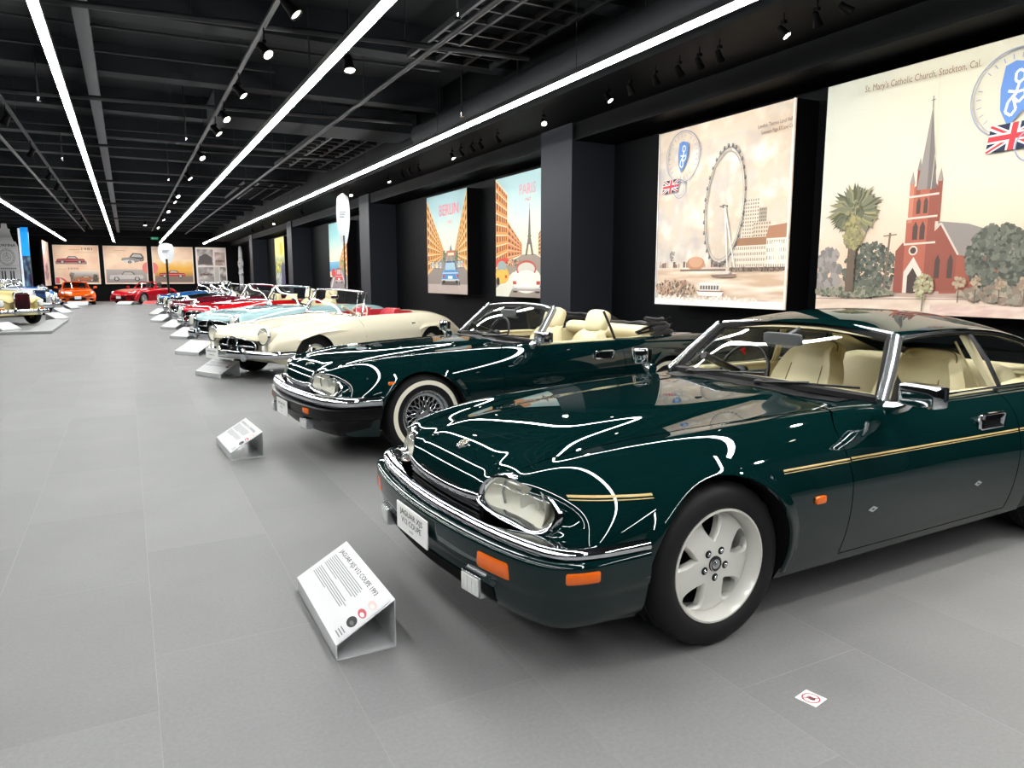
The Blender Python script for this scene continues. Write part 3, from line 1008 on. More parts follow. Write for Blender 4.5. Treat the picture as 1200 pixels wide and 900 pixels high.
        for s_, dx in ((.90, -.01), (.8, -.045), (.6, -.075), (.3, -.09), (.02, -.09)):
            rows.append([c+(p-c)*s_+Vector((dx, 0, 0)) for p in ring])
        m.grid(rows, closed_v=True)
        m.build('reflector', [M_REFLECT], hl, angle=70)
        m = MB(); m.lathe([(.088, .052), (.07, .02), (.045, .004), (.02, .0), (.016, .03), (.0, .032)], n=24, axis='x', origin=c+Vector((-.085, sd*.045, -.005))); m.build('bulb_bowl', [mat('bowl_metal', '#e4e4dc', rough=.2, metal=.25)], hl, angle=60)
        m = MB(); m.tube([(.715, sd*.435, .665), (.722, sd*.425, .62), (.715, sd*.43, .575)], .006, n=6); m.tube([(.675, sd*.44, .625), (.66, sd*.55, .628), (.62, sd*.655, .61)], .003, n=5); m.build('inner_divider', [M_SATIN], hl)
    # painted corner of the wing round the outside of the lamp
    lip = [p for p in bsp(sec(XJS[0]), 8) if p.y > .60 and p.z > .495 and p.y < .852]
    def resample(P, n):
        L = [0]
        for a, b in zip(P, P[1:]): L.append(L[-1]+(b-a).length)
        out = []
        for i in range(n):
            t = L[-1]*i/(n-1); k = max(j for j in range(len(L)) if L[j] <= t+1e-9); k = min(k, len(P)-2)
            out.append(P[k].lerp(P[k+1], (t-L[k])/max(1e-9, L[k+1]-L[k])))
        return out
    rim_ = cr([Vector(p) for p in HL_OUT[5:13]], 4); N_ = 24
    A_, B_ = resample(lip, N_), resample(rim_, N_)
    for sd in (1, -1):
        rows = []
        for a_, b_ in zip(A_, B_):
            b2 = b_+Vector((-.014, 0, 0)); rows.append([Vector((q.x, q.y*sd, q.z)) for q in (a_+Vector((-.002, -.001, -.001)), a_.lerp(b2, .35)+Vector((.006, .002, 0)), a_.lerp(b2, .7)+Vector((.004, 0, 0)), b2)])
        m = MB(); m.grid(rows); m.build('wing_corner', [body_paint], body, angle=70)
    # --- grille
    m = MB()
    for w in (.553, .537, .521, .505):
        m.tube([(.808-.02*(abs(v)/.36)**2-(.575-w)*.25, v, w) for v in (-.35, -.2, 0, .2, .35)], .0075, n=6, ry=.004, up=(0, 0, 1))
    gr = m.build('grille', [M_TRIM if coupe else M_SATIN], car)
    m = MB()                                             # chrome strip along the bonnet lip
    P = cr([(.812-.03*(abs(v)/.36)**3, v, .574+.012*(abs(v)/.35)**2) for v in (-.345, -.25, -.12, 0, .12, .25, .345)], 5)
    m.tube(P, .010, n=10, up=(0, 0, 1), ry=.016)
    m.build('grille_surround', [M_CHROME], gr)
    m = MB()
    m.box((.70, -.36, .40), (.775, .36, .56)); m.build('grille_backing', [M_BLACK], gr)
    # badge on the nose
    m = MB(); h, n = B.top(.685, 0); R_ = n.to_track_quat('Z', 'Y').to_matrix().to_4x4()
    m.lathe([(0, .006), (.018, .006), (.019, .003), (.021, .003), (.022, .006), (.028, .006), (.030, -.004)], n=28, mis=[0, 0, 1, 1, 0, 0])
    for k in range(3): m.tube([(.011*math.cos(a), .013*math.sin(a)-.002, .0065) for a in (.4+k, 1.2+k, 2.2+k, 3.2+k)], .0018, n=5, mi=1)
    m.xform(Matrix.Translation(h) @ R_)
    m.build('bonnet_badge', [M_SATIN, mat('badge_gold', '#9c8a55', rough=.3, metal=1.)], bonnet)
    for sd in (1, -1):                                   # washer jets
        m = MB(); h, n = B.top(-.45, sd*.22); superbox(m, h, (.02, .012, .006), None, e=3); m.build('washer_jet', [M_TRIM], bonnet)
    # --- bumper
    top = sweep_bumper([(-.14, .520), (-.08, .535), (-.02, .537), (.008, .531), (.022, .519), (.027, .505), (.024, .488), (.012, .468), (-.006, .455), (-.05, .452)], 'bumper', [M_CHROME], car, BP_CHROME) if not coupe else sweep_bumper([(-.14, .515), (-.09, .524), (-.022, .527), (-.006, .524), (.004, .515), (.006, .505), (.003, .495), (-.008, .488), (-.06, .487)], 'bumper', [M_CHROME], car, BP_CHROME)
    if coupe:
        ap = sweep_bumper([(-.10, .485), (-.035, .489), (-.012, .487), (.001, .480), (.004, .470), (.004, .43), (.002, .395), (-.003, .372), (-.012, .360), (-.014, .345), (-.018, .325), (-.028, .282), (-.050, .243), (-.10, .215), (-.28, .205), (-.30, .30), (-.25, .46)], 'front_apron', [body_paint], car, angle=50)
    else:
        ap = sweep_bumper([(-.10, .450), (-.030, .454), (-.010, .452), (.000, .445), (.002, .40), (-.006, .365), (-.03, .350), (-.04, .345), (-.06, .29), (-.11, .235), (-.28, .215), (-.30, .30), (-.25, .46)], 'front_apron', [mat('bumper_rubber', '#060607', rough=.3, spec=.3)], car, angle=45)
    m = MB()                                             # lower intake
    path = bumper_path(n=6)
    if coupe:
        rows = []
        for p, nn in path:
            if abs(p.y) < .60 and p.x > .7: rows.append([(p.x+nn.x*o, p.y+nn.y*o, w) for o, w in ((-.0165, .318), (-.024, .285), (-.038, .258))])
        m.grid(rows); m.build('lower_intake', [M_BLACK], ap)
    for sd in (1, -1):
        vs = (.50, .685) if sd > 0 else (-.70, -.54)
        bumper_slab('front_indicator', vs if coupe else ((.46, .58) if sd > 0 else (-.58, -.46)), .388, .448 if coupe else .432, [M_AMBER], ap, off=.007)
        if coupe: bumper_slab('side_marker', (.61, .735), .418, .458, [M_AMBER], ap, off=.007, side=sd)
        # fog lamp under the bumper
        p, nn = on_bumper(sd*.455, .302, -.022)
        m = MB(); R_ = Matrix.Rotation(math.atan2(nn.y, nn.x), 4, 'Z')
        m.box((-.03, -.062, -.040), (.022, .062, .040)); m.box((.022, -.054, -.033), (.029, .054, .033), 1)
        for k in range(-3, 4): m.box((.029, k*.014-.002, -.03), (.0315, k*.014+.002, .03), 1)
        m.xform(Matrix.Translation(p) @ R_)
        m.build('fog_lamp', [M_SATIN, mat('fog_glass', '#dcdedb', rough=.12, coat=.5)], ap, bevel=.003)
    # rear bumper
    m = MB(); rows = []
    rp = cr([(-3.35, -.90, 0), (-3.6, -.885, 0), (-3.76, -.80, 0), (-3.84, -.5, 0), (-3.87, 0, 0), (-3.84, .5, 0), (-3.76, .80, 0), (-3.6, .885, 0), (-3.35, .90, 0)], 4)
    for i, p in enumerate(rp):
        t = (rp[min(i+1, len(rp)-1)]-rp[max(0, i-1)]).normalized(); nn = Vector((-t.y, t.x, 0))
        if nn.dot(p-Vector((-2.6, 0, 0))) < 0: nn = -nn
        rows.append([(p.x+nn.x*o, p.y+nn.y*o, w) for o, w in ((-.12, .57), (0, .56), (.012, .53), (0, .50), (-.005, .40), (-.05, .34), (-.2, .32))])
    m.grid(rows); m.build('rear_bumper', [M_CHROME if not coupe else body_paint], car, angle=60)
    for sd in (1, -1):
        m = MB(); superbox(m, (-3.755, sd*.62, .65), (.03, .15, .06), None, e=6); m.build('tail_lamp', [M_RED], car)
    # --- wheels
    if coupe: put_wheels(car, lambda: wheel_five_spoke(.327, .112, .222), .0, -2.59, .738, .742, .327)
    else: put_wheels(car, wheel_lattice, .0, -2.59, .735, .735, .335)
    # --- windscreen
    base = [(-1.13, -.70, .858), (-1.02, -.45, .880), (-.965, 0, .892), (-1.02, .45, .880), (-1.13, .70, .858)]
    mid = [(-1.26, -.636, 1.000), (-1.21, -.38, 1.020), (-1.19, 0, 1.028), (-1.21, .38, 1.020), (-1.26, .636, 1.000)]
    topc = [(-1.385, -.567, 1.130), (-1.43, -.33, 1.150), (-1.445, 0, 1.158), (-1.43, .33, 1.150), (-1.385, .567, 1.130)]
    m = patch([base, mid, topc], 6)
    ws = m.build('windscreen', [M_GLASS], car, angle=80)
    m = MB()                                             # black rubber then chrome surround
    loop = cr(base, 6)+cr([base[-1], mid[-1], topc[-1]], 6)[1:]+list(reversed(cr(topc, 6)))[1:]+list(reversed(cr([base[0], mid[0], topc[0]], 6)))[1:-1]
    m.tube([p+Vector((-.006, -.012*(1 if p.y > 0 else -1)*min(1, abs(p.y)*4), -.004)) for p in loop], .025, n=6, closed=True); m.build('windscreen_seal', [M_RUBBER], ws)
    m = MB()
    for sd in (1, -1):
        P = cr([(-1.105, sd*.722, .850), (-1.255, sd*.656, 1.002), (-1.385, sd*.590, 1.133)], 6)
        if not coupe: P += [Vector((-1.405, sd*.575, 1.152))]
        m.tube(P, .034, n=10, up=(0, sd, .6), ry=.020)
    m.tube([Vector(p)+Vector((-.012, 0, .014)) for p in cr(topc, 6)], .018 if not coupe else .011, n=8, up=(0, 0, 1), ry=.014)
    m.build('windscreen_frame', [mat('soft_chrome', '#d9dcdf', rough=.16, metal=.9)], ws, angle=60)  # chrome roughened so its reflections blur to grey
    m = MB()                                             # scuttle louvres
    rows = []
    for i in range(21):
        v = -.60+1.2*i/20; uu = -.965-.17*(abs(v)/.70)**2
        rows.append([B.top(uu+d, v, .003+.0012*(k % 2))[0] for k, d in enumerate((.135, .119, .103, .087, .071, .055, .039, .023))])
    m.grid(rows); m.build('scuttle_vent', [M_TRIM], car, angle=20)
    for v0, v1 in ((.16, -.42), (-.46, -.64)) if False else ((.17, .60), (-.33, .12)):
        m = MB(); h = Vector((-.905, v0, .895))
        def on_ws(t, s_):                                # t across, s up the glass
            b = Vector(base[2]).lerp(Vector(base[3] if t > 0 else base[1]), abs(t)/.45) if abs(t) < .45 else Vector(base[3] if t > 0 else base[1]).lerp(Vector(base[4] if t > 0 else base[0]), (abs(t)-.45)/.25)
            return b+Vector((-.225*s_+.012, 0, .14*s_+.012))
        tip = on_ws(v1, .18); mid_ = on_ws((v0+v1)/2, .10)
        m.tube([h, mid_], .008, n=6); m.tube([on_ws(v1-.22 if v1 > v0 else v1+.22, .06), tip], .006, n=5)
        superbox(m, h, (.02, .02, .012), None, e=3)
        m.build('wiper', [M_TRIM], ws)
    # --- interior
    dash = MB()
    prof = [(-1.05, .70), (-1.06, .845), (-1.16, .865), (-1.30, .862), (-1.345, .845), (-1.35, .80), (-1.33, .70), (-1.30, .62), (-1.06, .62)]
    dash.grid([[(x, v, z-.012*(abs(v)/.69)**2) for x, z in prof] for v in (-.69, -.4, 0, .4, .69)], closed_v=True)
    d_ = dash.build('dashboard', [leather if coupe else mat('sage_leather', '#9aa588', rough=.5)], car, angle=50)
    m = MB(); m.box((-1.352, -.66, .73), (-1.348, .66, .80)); m.build('dashboard_wood', [M_WOOD], d_)
    steering(car, (-1.37, -.37, .845), .185)
    for sd in (1, -1):
        m = MB(); m.box((-1.98, min(sd*.655, sd*.70), .60), (-1.18, max(sd*.655, sd*.70), .66)); m.build('armrest', [leather], car, bevel=.015)
        m = MB(); m.box((-1.97, min(sd*.690, sd*.702), .735), (-1.20, max(sd*.690, sd*.702), .795)); m.build('door_wood', [M_WOOD], car)
        m = MB(); m.box((-2.0, min(sd*.68, sd*.742), .832), (-1.12, max(sd*.68, sd*.742), .858)); m.build('door_capping', [leather if coupe else leather], car, bevel=.01)
    m = MB(); m.box((-2.2, -.12, .30), (-1.3, .12, .52)); m.build('centre_console', [leather], car, bevel=.03)
    for v in (-.37, .37):
        seat(car, -1.56 if coupe else -1.55, v, .31 if coupe else .245, [leather], rec=20, head=not coupe, wide=.25)
    if coupe:
        for v in (-.37, .37):                            # tall one-piece head restraints
            m = MB(); superbox(m, (-2.055, v, .905), (.055, .165, .120), Matrix.Rotation(rad(-20), 3, 'Y'), e=4.5, n=12); hr = m.build('headrest', [leather], car, angle=60)
            R_ = Matrix.Rotation(rad(-20), 3, 'Y'); pipe_m = mat('seat_piping', '#6e5d3a', rough=.6); m = MB()
            m.tube([Vector((-2.055, v, .905))+R_ @ Vector((.046, .158*math.copysign(abs(math.cos(a))**.45, math.cos(a)), .113*math.copysign(abs(math.sin(a))**.45, math.sin(a)))) for a in [2*PI*k/40 for k in range(40)]], .0035, n=5, closed=True)
            m.build('piping', [pipe_m], hr)
            for s_ in (-1, 1):
                m = MB(); m.tube([(-1.56-.24-.60*t*.342+(.012 if t < .6 else .0)+.02*math.sin(PI*t), v+s_*(.145-.035*t), .31+.12+.60*t*.94) for t in (.02, .2, .4, .6, .78)], .004, n=5); m.build('seat_seam', [pipe_m], car)
    m = MB()
    for v in (-.3, .3):
        superbox(m, (-2.50, v, .70), (.07, .29, .24), Matrix.Rotation(rad(-22), 3, 'Y'), e=4)
        superbox(m, (-2.36, v, .46), (.2, .28, .09), None, e=4)
    m.build('rear_seat', [leather], car, angle=60)
    # inside mirror
    m = MB(); superbox(m, (-1.27, 0, 1.088), (.012, .13, .034), Matrix.Rotation(rad(6), 3, 'Y'), e=6)
    m.tube([(-1.28, 0, 1.095), (-1.405, 0, 1.140)], .012, n=6); m.box((-1.288, -.115, 1.064), (-1.282, .115, 1.112), 1)
    m.build('interior_mirror', [mat('mirror_grey', '#4c4f50', rough=.3), M_CHROME], car, angle=50)
    if coupe: xjs_roof(car, body_paint, leather, B)
    else: xjs_open(car, body_paint, leather, B)
    return car, B

def xjs_plate(car, lines, u=.935, w=.402, W=.335, H=.118):
    return wplate(car, u, .01, w, W, H, lines)

def xjs_roof(car, paint_, leather, B):
    def rs(u, c, a, b_, e, ve, zd): return [Vector((u, v, z)) for v, z in ((0, c), (.14, c-.001), (.28, a), (.44, b_), (ve-.02, e+.006), (ve, e-.012))]
    st = [rs(-1.395, 1.176, 1.168, 1.152, 1.138, .578, 0), rs(-1.46, 1.196, 1.188, 1.168, 1.150, .586, 0), rs(-1.60, 1.228, 1.219, 1.192, 1.164, .598, 0), rs(-1.85, 1.246, 1.237, 1.208, 1.170, .606, 0), rs(-2.10, 1.240, 1.230, 1.200, 1.160, .608, 0),
          rs(-2.32, 1.215, 1.205, 1.175, 1.132, .614, 0), rs(-2.55, 1.160, 1.152, 1.122, 1.072, .626, 0), rs(-2.80, 1.065, 1.060, 1.035, .990, .650, 0), rs(-3.05, .955, .952, .940, .915, .678, 0), rs(-3.22, .885, .884, .880, .875, .696, 0)]
    full = [[Vector((p.x, -p.y, p.z)) for p in reversed(h[1:])]+h for h in st]
    nu, nv = 6, 5
    lines = [bsp(r, nv) for r in full]; K = len(lines[0])
    cols = [bsp([l[k] for l in lines], nu) for k in range(K)]; N = len(cols[0])
    rows = [[cols[k][i] for k in range(K)] for i in range(N)]
    # rear window opening
    inwin = lambda p: -3.0 < p.x < -2.50 and abs(p.y) < .46+(p.x+2.5)*(-.06)
    out = MB(); out.v = [tuple(p) for r in rows for p in r]; gl = MB(); gl.v = list(out.v)
    for i in range(N-1):
        for k in range(K-1):
            q = (i*K+k, i*K+k+1, (i+1)*K+k+1, (i+1)*K+k); c = sum((Vector(out.v[j]) for j in q), Vector())/4
            (gl if inwin(c) else out).face(q)
    me = out.mesh('roof', [paint_], angle=80)
    o = bpy.data.objects.new('roof', me); link(o, car)
    gl.build('rear_window', [M_GLASS], car, angle=80)
    m = MB()                                             # headlining
    m.grid([[p+Vector((0, -.02*p.y, -.030)) for p in r] for r in rows[:int(N*.60)]])
    m.build('headlining', [mat('cream_cloth', '#d3c9a4', rough=.9)], car, angle=80)
    m = MB(); m.box((-3.02, -.66, .868), (-2.60, .66, .888)); m.build('parcel_shelf', [leather], car, bevel=.008)
    for sd in (1, -1):
        edge = [r[-1] if sd > 0 else r[0] for r in rows]
        belt = lambda u: Vector((u, sd*.748, .858))
        # roof pillar behind the quarter window
        e2 = [p for p in edge if p.x < -2.45]; m = MB()
        rws = []
        for i, p in enumerate(e2):
            t = (p.x-e2[0].x)/(e2[-1].x-e2[0].x); b0 = Vector((-2.70+(-3.24+2.70)*t, sd*.746, .860))
            f = Vector(p); rws.append([f, f.lerp(b0, .35)+Vector((0, sd*.014, 0)), f.lerp(b0, .7)+Vector((0, sd*.016, 0)), b0])
        m.grid(rws); m.build('roof_pillar', [paint_], car, angle=60)
        rws2 = [[q+Vector((0, -sd*.03, -.004)) for q in r] for r in rws]
        m = MB(); m.grid(rws2); m.build('pillar_trim', [mat('cream_cloth', '#d3c9a4', rough=.9)], car, angle=60)
        # rain gutter
        g = [p+Vector((0, sd*.004, .0)) for p in edge if p.x > -2.75]
        m = MB(); m.tube(g, .008, n=6); m.build('rain_gutter', [M_CHROME], o)
        m = MB(); m.tube([p+Vector((0, 0, -.016)) for p in g], .009, n=6); m.build('window_seal', [M_TRIM], o)
        # glass
        te = [p+Vector((0, -sd*.004, -.022)) for p in edge if -2.47 < p.x < -1.40]
        te = [Vector((-1.17, sd*.735, .862)), Vector((-1.28, sd*.672, .988))]+te
        dg = [p for p in te if p.x > -2.0]; rows_d = []
        for p in dg:
            b0 = belt(p.x); rows_d.append([b0, b0.lerp(p, .5)+Vector((0, sd*.012, 0)), p])
        m = MB(); m.grid(rows_d); m.build('door_window', [M_GLASS], car, angle=80)
        qg = [p for p in te if p.x < -2.03]; rows_q = []
        for i, p in enumerate(qg):
            t = i/max(1, len(qg)-1); b0 = belt(-2.07-.60*t); rows_q.append([b0, b0.lerp(p, .5)+Vector((0, sd*.012, 0)), p])
        m = MB(); m.grid(rows_q); m.build('quarter_window', [M_GLASS], car, angle=80)
        # door pillar, black frame, cream inner post
        pt = min(edge, key=lambda p: abs(p.x+1.99))+Vector((0, 0, -.016)); pb = belt(-2.045)
        m = MB(); m.tube([pb, pb.lerp(pt, .5)+Vector((0, sd*.014, 0)), pt], .020, n=4, up=(0, sd, 0), ry=.008); m.build('door_pillar', [M_TRIM], car)
        m = MB(); m.tube([pb+Vector((.0, -sd*.035, 0)), pt+Vector((0, -sd*.03, -.01))], .034, n=6, up=(0, sd, 0), ry=.015); m.build('inner_pillar', [mat('cream_cloth', '#d3c9a4')], car)
        m = MB(); m.tube([pb+Vector((.07, -sd*.07, .0)), pt+Vector((.03, -sd*.05, -.05))], .006, n=4); m.build('seat_belt', [mat('belt_webbing', '#b3a77e', rough=.9)], car)
        # black triangle ahead of the door glass
        m = MB(); m.face([m.vert(p) for p in ((-1.13, sd*.742, .857), (-1.29, sd*.745, .859), (-1.255, sd*.690, .965))]); m.build('mirror_triangle', [M_TRIM], car)
        # chrome waist strip
        m = MB(); m.tube([(-1.14, sd*.752, .858), (-1.6, sd*.756, .862), (-2.05, sd*.756, .864), (-2.66, sd*.754, .864)], .006, n=6); m.build('waist_strip', [M_CHROME], car)

def xjs_open(car, paint_, leather, B):
    hood = mat('black_hood_cloth', '#141214', rough=.85, sheen=.3)
    h = bpy.data.objects.new('folded_hood', None); link(h, car)
    rnd2 = random.Random(3)
    for k, (z, x, t) in enumerate(((.90, -2.72, .035), (.945, -2.70, .03), (.985, -2.66, .028), (1.02, -2.62, .022))):
        m = MB(); P = []
        for i in range(13):
            v = -.66+1.32*i/12; P.append((x-.20+.16*abs(v/.66)**2+.018*rnd2.uniform(-1, 1), v, z+.010*rnd2.uniform(-1, 1)-.075*(1-abs(v/.66)**3)))
        P = [(x+.22, -.70, z-.045+.02*k), (x+.05, -.685, z-.005)]+P+[(x+.05, .685, z-.005), (x+.22, .70, z-.045+.02*k)]
        m.tube(cr(P, 3), t, n=8, up=(0, 0, 1), ry=t*.8)
        m.build('hood_fold', [hood], h, angle=70)
    for sd in (1, -1):
        m = MB(); m.tube([(-2.30, sd*.685, .90), (-2.50, sd*.69, .955), (-2.78, sd*.66, 1.03)], .014, n=6); m.tube([(-2.33, sd*.675, .885), (-2.6, sd*.68, .92), (-2.80, sd*.66, .97)], .012, n=6)
        m.build('hood_frame', [M_TRIM], h)
        # upright rear edge of the raised quarter glass
        m = MB(); m.tube([(-1.99, sd*.745, .855), (-1.95, sd*.715, .98), (-1.90, sd*.680, 1.115)], .014, n=4, up=(0, sd, 0), ry=.006); m.build('window_post', [M_TRIM], car)
        m = MB(); m.face([m.vert(p) for p in ((-1.99, sd*.745, .857), (-1.90, sd*.680, 1.112), (-1.96, sd*.682, 1.10), (-2.30, sd*.735, .90), (-2.34, sd*.742, .86))]); m.build('quarter_window', [M_GLASS], car)
    # padded tonneau behind the rear bench
    m = MB(); m.tube([(-2.50, v, .885) for v in (-.62, -.3, 0, .3, .62)], .10, n=12, up=(0, 0, 1), ry=.07); m.build('rear_shelf', [leather], car, angle=60)
# ---------------------------------------------------------------- the other cars of the rows
ROUND = [   # rounded fifties roadster
 (.770, -.12, .585, .28, .585, .58, .54, .58, .64, .54, .70, .46, .62, .36),
 (.755, -.12, .640, .28, .638, .630, .55, .640, .66, .60, .73, .48, .64, .35),
 (.690, -.11, .705, .28, .698, .690, .57, .715, .69, .675, .78, .51, .68, .31),
 (.470, -.08, .775, .28, .758, .735, .60, .758, .73, .71, .825, .53, .73, .22),
 (.150, -.05, .835, .28, .812, .785, .62, .785, .755, .738, .860, .54, .78, .20),
 (-.30, 0, .880, .30, .858, .832, .635, .820, .765, .765, .870, .55, .79, .19),
 (-.70, 0, .905, .30, .885, .868, .645, .845, .77, .775, .870, .55, .79, .19),
 (-1.10, 0, .905, .30, .890, .88, .66, .855, .775, .78, .870, .56, .79, .19),
 (-1.60, 0, .880, .30, .875, .87, .67, .855, .78, .78, .870, .56, .79, .19),
 (-2.10, 0, .890, .30, .885, .88, .67, .862, .78, .785, .870, .56, .79, .19),
 (-2.50, 0, .895, .30, .890, .885, .66, .858, .77, .78, .862, .56, .78, .20),
 (-2.90, .03, .840, .30, .832, .825, .61, .800, .73, .73, .835, .55, .74, .24),
 (-3.22, .10, .745, .28, .738, .728, .55, .705, .66, .64, .775, .52, .68, .30),
 (-3.42, .15, .610, .25, .605, .595, .46, .575, .57, .53, .68, .47, .60, .36)]
BOXY = [    # crisp sixties roadster with upright lamps
 (.790, -.10, .600, .30, .600, .60, .56, .615, .70, .60, .78, .48, .70, .30),
 (.770, -.10, .660, .30, .660, .66, .57, .680, .71, .655, .80, .49, .71, .28),
 (.680, -.08, .715, .30, .713, .705, .60, .735, .73, .70, .83, .51, .74, .25),
 (.400, -.04, .760, .30, .755, .745, .63, .770, .755, .735, .860, .53, .77, .22),
 (.000, 0, .795, .30, .790, .78, .65, .800, .77, .76, .876, .54, .79, .20),
 (-.50, 0, .825, .30, .82, .812, .67, .825, .78, .78, .880, .55, .80, .19),
 (-1.00, 0, .845, .30, .84, .84, .69, .842, .79, .79, .880, .55, .80, .19),
 (-1.60, 0, .850, .30, .85, .85, .70, .850, .80, .80, .880, .55, .80, .19),
 (-2.20, 0, .850, .30, .85, .85, .70, .850, .80, .80, .880, .55, .80, .19),
 (-2.80, .02, .835, .30, .835, .835, .66, .835, .77, .78, .865, .55, .78, .22),
 (-3.25, .06, .790, .30, .790, .79, .62, .790, .72, .73, .82, .54, .74, .27),
 (-3.46, .08, .70, .30, .70, .70, .58, .70, .67, .64, .77, .52, .70, .34)]
MODERN = [  # soft modern roadster, deep nose
 (.880, -.55, .47, .30, .475, .49, .56, .51, .68, .50, .80, .42, .76, .20),
 (.840, -.55, .56, .30, .562, .575, .58, .595, .70, .57, .83, .45, .78, .19),
 (.720, -.48, .635, .30, .640, .655, .62, .675, .73, .645, .86, .48, .79, .18),
 (.400, -.20, .715, .30, .72, .735, .66, .755, .77, .715, .875, .52, .80, .18),
 (.000, -.05, .780, .30, .785, .795, .69, .81, .79, .76, .88, .55, .80, .18),
 (-.50, 0, .84, .30, .84, .84, .70, .835, .80, .78, .875, .56, .80, .18),
 (-1.00, 0, .86, .30, .86, .86, .71, .855, .81, .80, .875, .56, .80, .18),
 (-1.60, 0, .87, .30, .87, .87, .72, .865, .82, .81, .88, .58, .80, .18),
 (-2.20, 0, .885, .30, .885, .885, .71, .88, .82, .82, .88, .60, .80, .20),
 (-2.60, .1, .87, .30, .87, .87, .68, .86, .78, .80, .86, .60, .79, .22),
 (-2.95, .2, .80, .30, .80, .80, .62, .79, .72, .73, .82, .58, .76, .28),
 (-3.06, .22, .62, .30, .62, .62, .58, .62, .68, .60, .78, .52, .72, .36)]
VINTAGE = [ # tall saloon with separate front wings
 (.560, -.30, .80, .20, .78, .66, .52, .74, .62, .70, .76, .55, .66, .32),
 (.545, -.26, .98, .20, .955, .80, .54, .84, .66, .80, .80, .58, .70, .30),
 (.450, -.12, 1.03, .24, 1.00, .85, .58, .90, .70, .86, .84, .60, .74, .28),
 (.100, -.04, 1.06, .28, 1.03, .90, .62, .93, .74, .88, .87, .62, .78, .26),
 (-.40, 0, 1.08, .36, 1.05, .96, .64, .94, .76, .88, .88, .62, .80, .25),
 (-1.00, 0, 1.08, .46, 1.06, 1.00, .68, .96, .78, .88, .89, .62, .80, .25),
 (-2.00, 0, 1.05, .50, 1.04, 1.0, .70, .98, .80, .90, .89, .62, .80, .25),
 (-3.00, .05, 1.02, .44, 1.0, .96, .68, .94, .78, .86, .88, .62, .78, .28),
 (-3.70, .15, .85, .36, .84, .80, .60, .78, .70, .72, .80, .58, .70, .34),
 (-3.95, .20, .62, .30, .62, .60, .52, .58, .60, .54, .68, .48, .60, .40)]

def shell_of(car, st, pm, cab, arches, inner, nu=4, nv=4, angle=42, floor_=None):
    B = Body(st, nu, nv)
    cuts = []
    for (u, w, R, vin) in arches:
        cuts += [arch_cutter(u, w, R, 1, vin, n=32), arch_cutter(u, w, R, -1, vin, n=32)]
    if cab: cuts.append(cabin_cutter(*cab[:5], r=.08))
    me = boolean(B.me, cuts)
    for p in me.polygons:
        c = p.center; mi = 0
        for (u, w, R, vin) in arches:
            if math.hypot(c.x-u, c.z-w) < R+.001 and vin-.03 < abs(c.y) < .86: mi = 1
        if cab and cab[1]-.002 < c.x < cab[0]+.002 and c.z > cab[4]-.004 and abs(c.y) < max(cab[2], cab[3])+.003: mi = 2
        if c.z < .21 and p.normal.z < -.7: mi = 1
        p.material_index = mi
    split_panels(me, [pm, M_BLACK, inner], [], [], car, angle)
    return B

def round_lamp(car, u, v, w, r, tiltback=12, deep=.10, pm=None):
    hl = bpy.data.objects.new('headlamp', None); m = MB()
    m.lathe([(r*.80, -.02), (r*.86, .014), (r*.97, .018), (r*1.04, .004), (r*1.05, -.014), (r*1.03, -.018), (r*1.0, -deep*1.6)], n=24, axis='x', mis=[0, 0, 0, 0, 0, 1])
    hl = m.build('headlamp', [M_CHROME, pm or M_CHROME], car, angle=60)
    hl.location = (u, v, w); hl.rotation_euler = (0, rad(-tiltback), 0)
    m = MB(); m.lathe([(r*.87, .014), (r*.6, .034), (r*.3, .042), (.001, .044)], n=24, axis='x'); m.build('lens', [M_LENS], hl, angle=80)
    m = MB(); m.lathe([(r*.86, .008), (r*.6, -.03), (r*.3, -.05), (.001, -.052)], n=20, axis='x'); m.build('reflector', [M_REFLECT], hl, angle=80)
    return hl
def chrome_bumper(car, pts, w, h, depth=.035, name='bumper', overriders=(), mats=None):
    P = cr([(u, -v, 0) for u, v in reversed(pts[1:])]+[(u, v, 0) for u, v in pts], 5); rows = []
    for i, p in enumerate(P):
        t = P[min(i+1, len(P)-1)]-P[max(i-1, 0)]; t.normalize(); n = Vector((t.y, -t.x, 0))
        rows.append([Vector((p.x, p.y, 0))+n*o+Vector((0, 0, z)) for o, z in ((-depth, w+h*.42), (-depth*.4, w+h*.5), (0, w+h*.38), (depth*.25, w), (0, w-h*.38), (-depth*.4, w-h*.5), (-depth, w-h*.42))])
    m = MB(); b = m.grid(rows, closed_v=True); K = 7
    m.cap(range(b, b+K)); m.cap(range(b+(len(rows)-1)*K, b+len(rows)*K))
    o = m.build(name, mats or [M_CHROME], car, angle=55)
    for v in overriders:
        p = min(P, key=lambda q: abs(q.y-v)+(0 if q.x > 0 else 9)); m = MB()
        superbox(m, (p.x+.02, p.y, w), (.04, .035, h*.95), None, e=3)
        m.build('overrider', mats or [M_CHROME], o, angle=60)
    return o
def screen(car, base, top, frame=.014, mid=None, split=False, mat_f=None):
    """windscreen from half curves (centre outwards)"""
    full = lambda c: [(u, -v, w) for u, v, w in reversed(c[1:])]+list(c)
    b, t = full(base), full(top)
    m = patch([b, [((p[0]+q[0])/2+.01, (p[1]+q[1])/2, (p[2]+q[2])/2) for p, q in zip(b, t)], t], 4)
    ws = m.build('windscreen', [M_GLASS], car, angle=80)
    loop = cr(b, 4)+list(reversed(cr(t, 4)))
    m = MB(); m.tube(loop, frame, n=6, closed=True)
    if split: m.tube([b[len(b)//2], t[len(t)//2]], frame*.8, n=6)
    m.build('windscreen_frame', [mat_f or M_CHROME], ws, angle=60)
    return ws
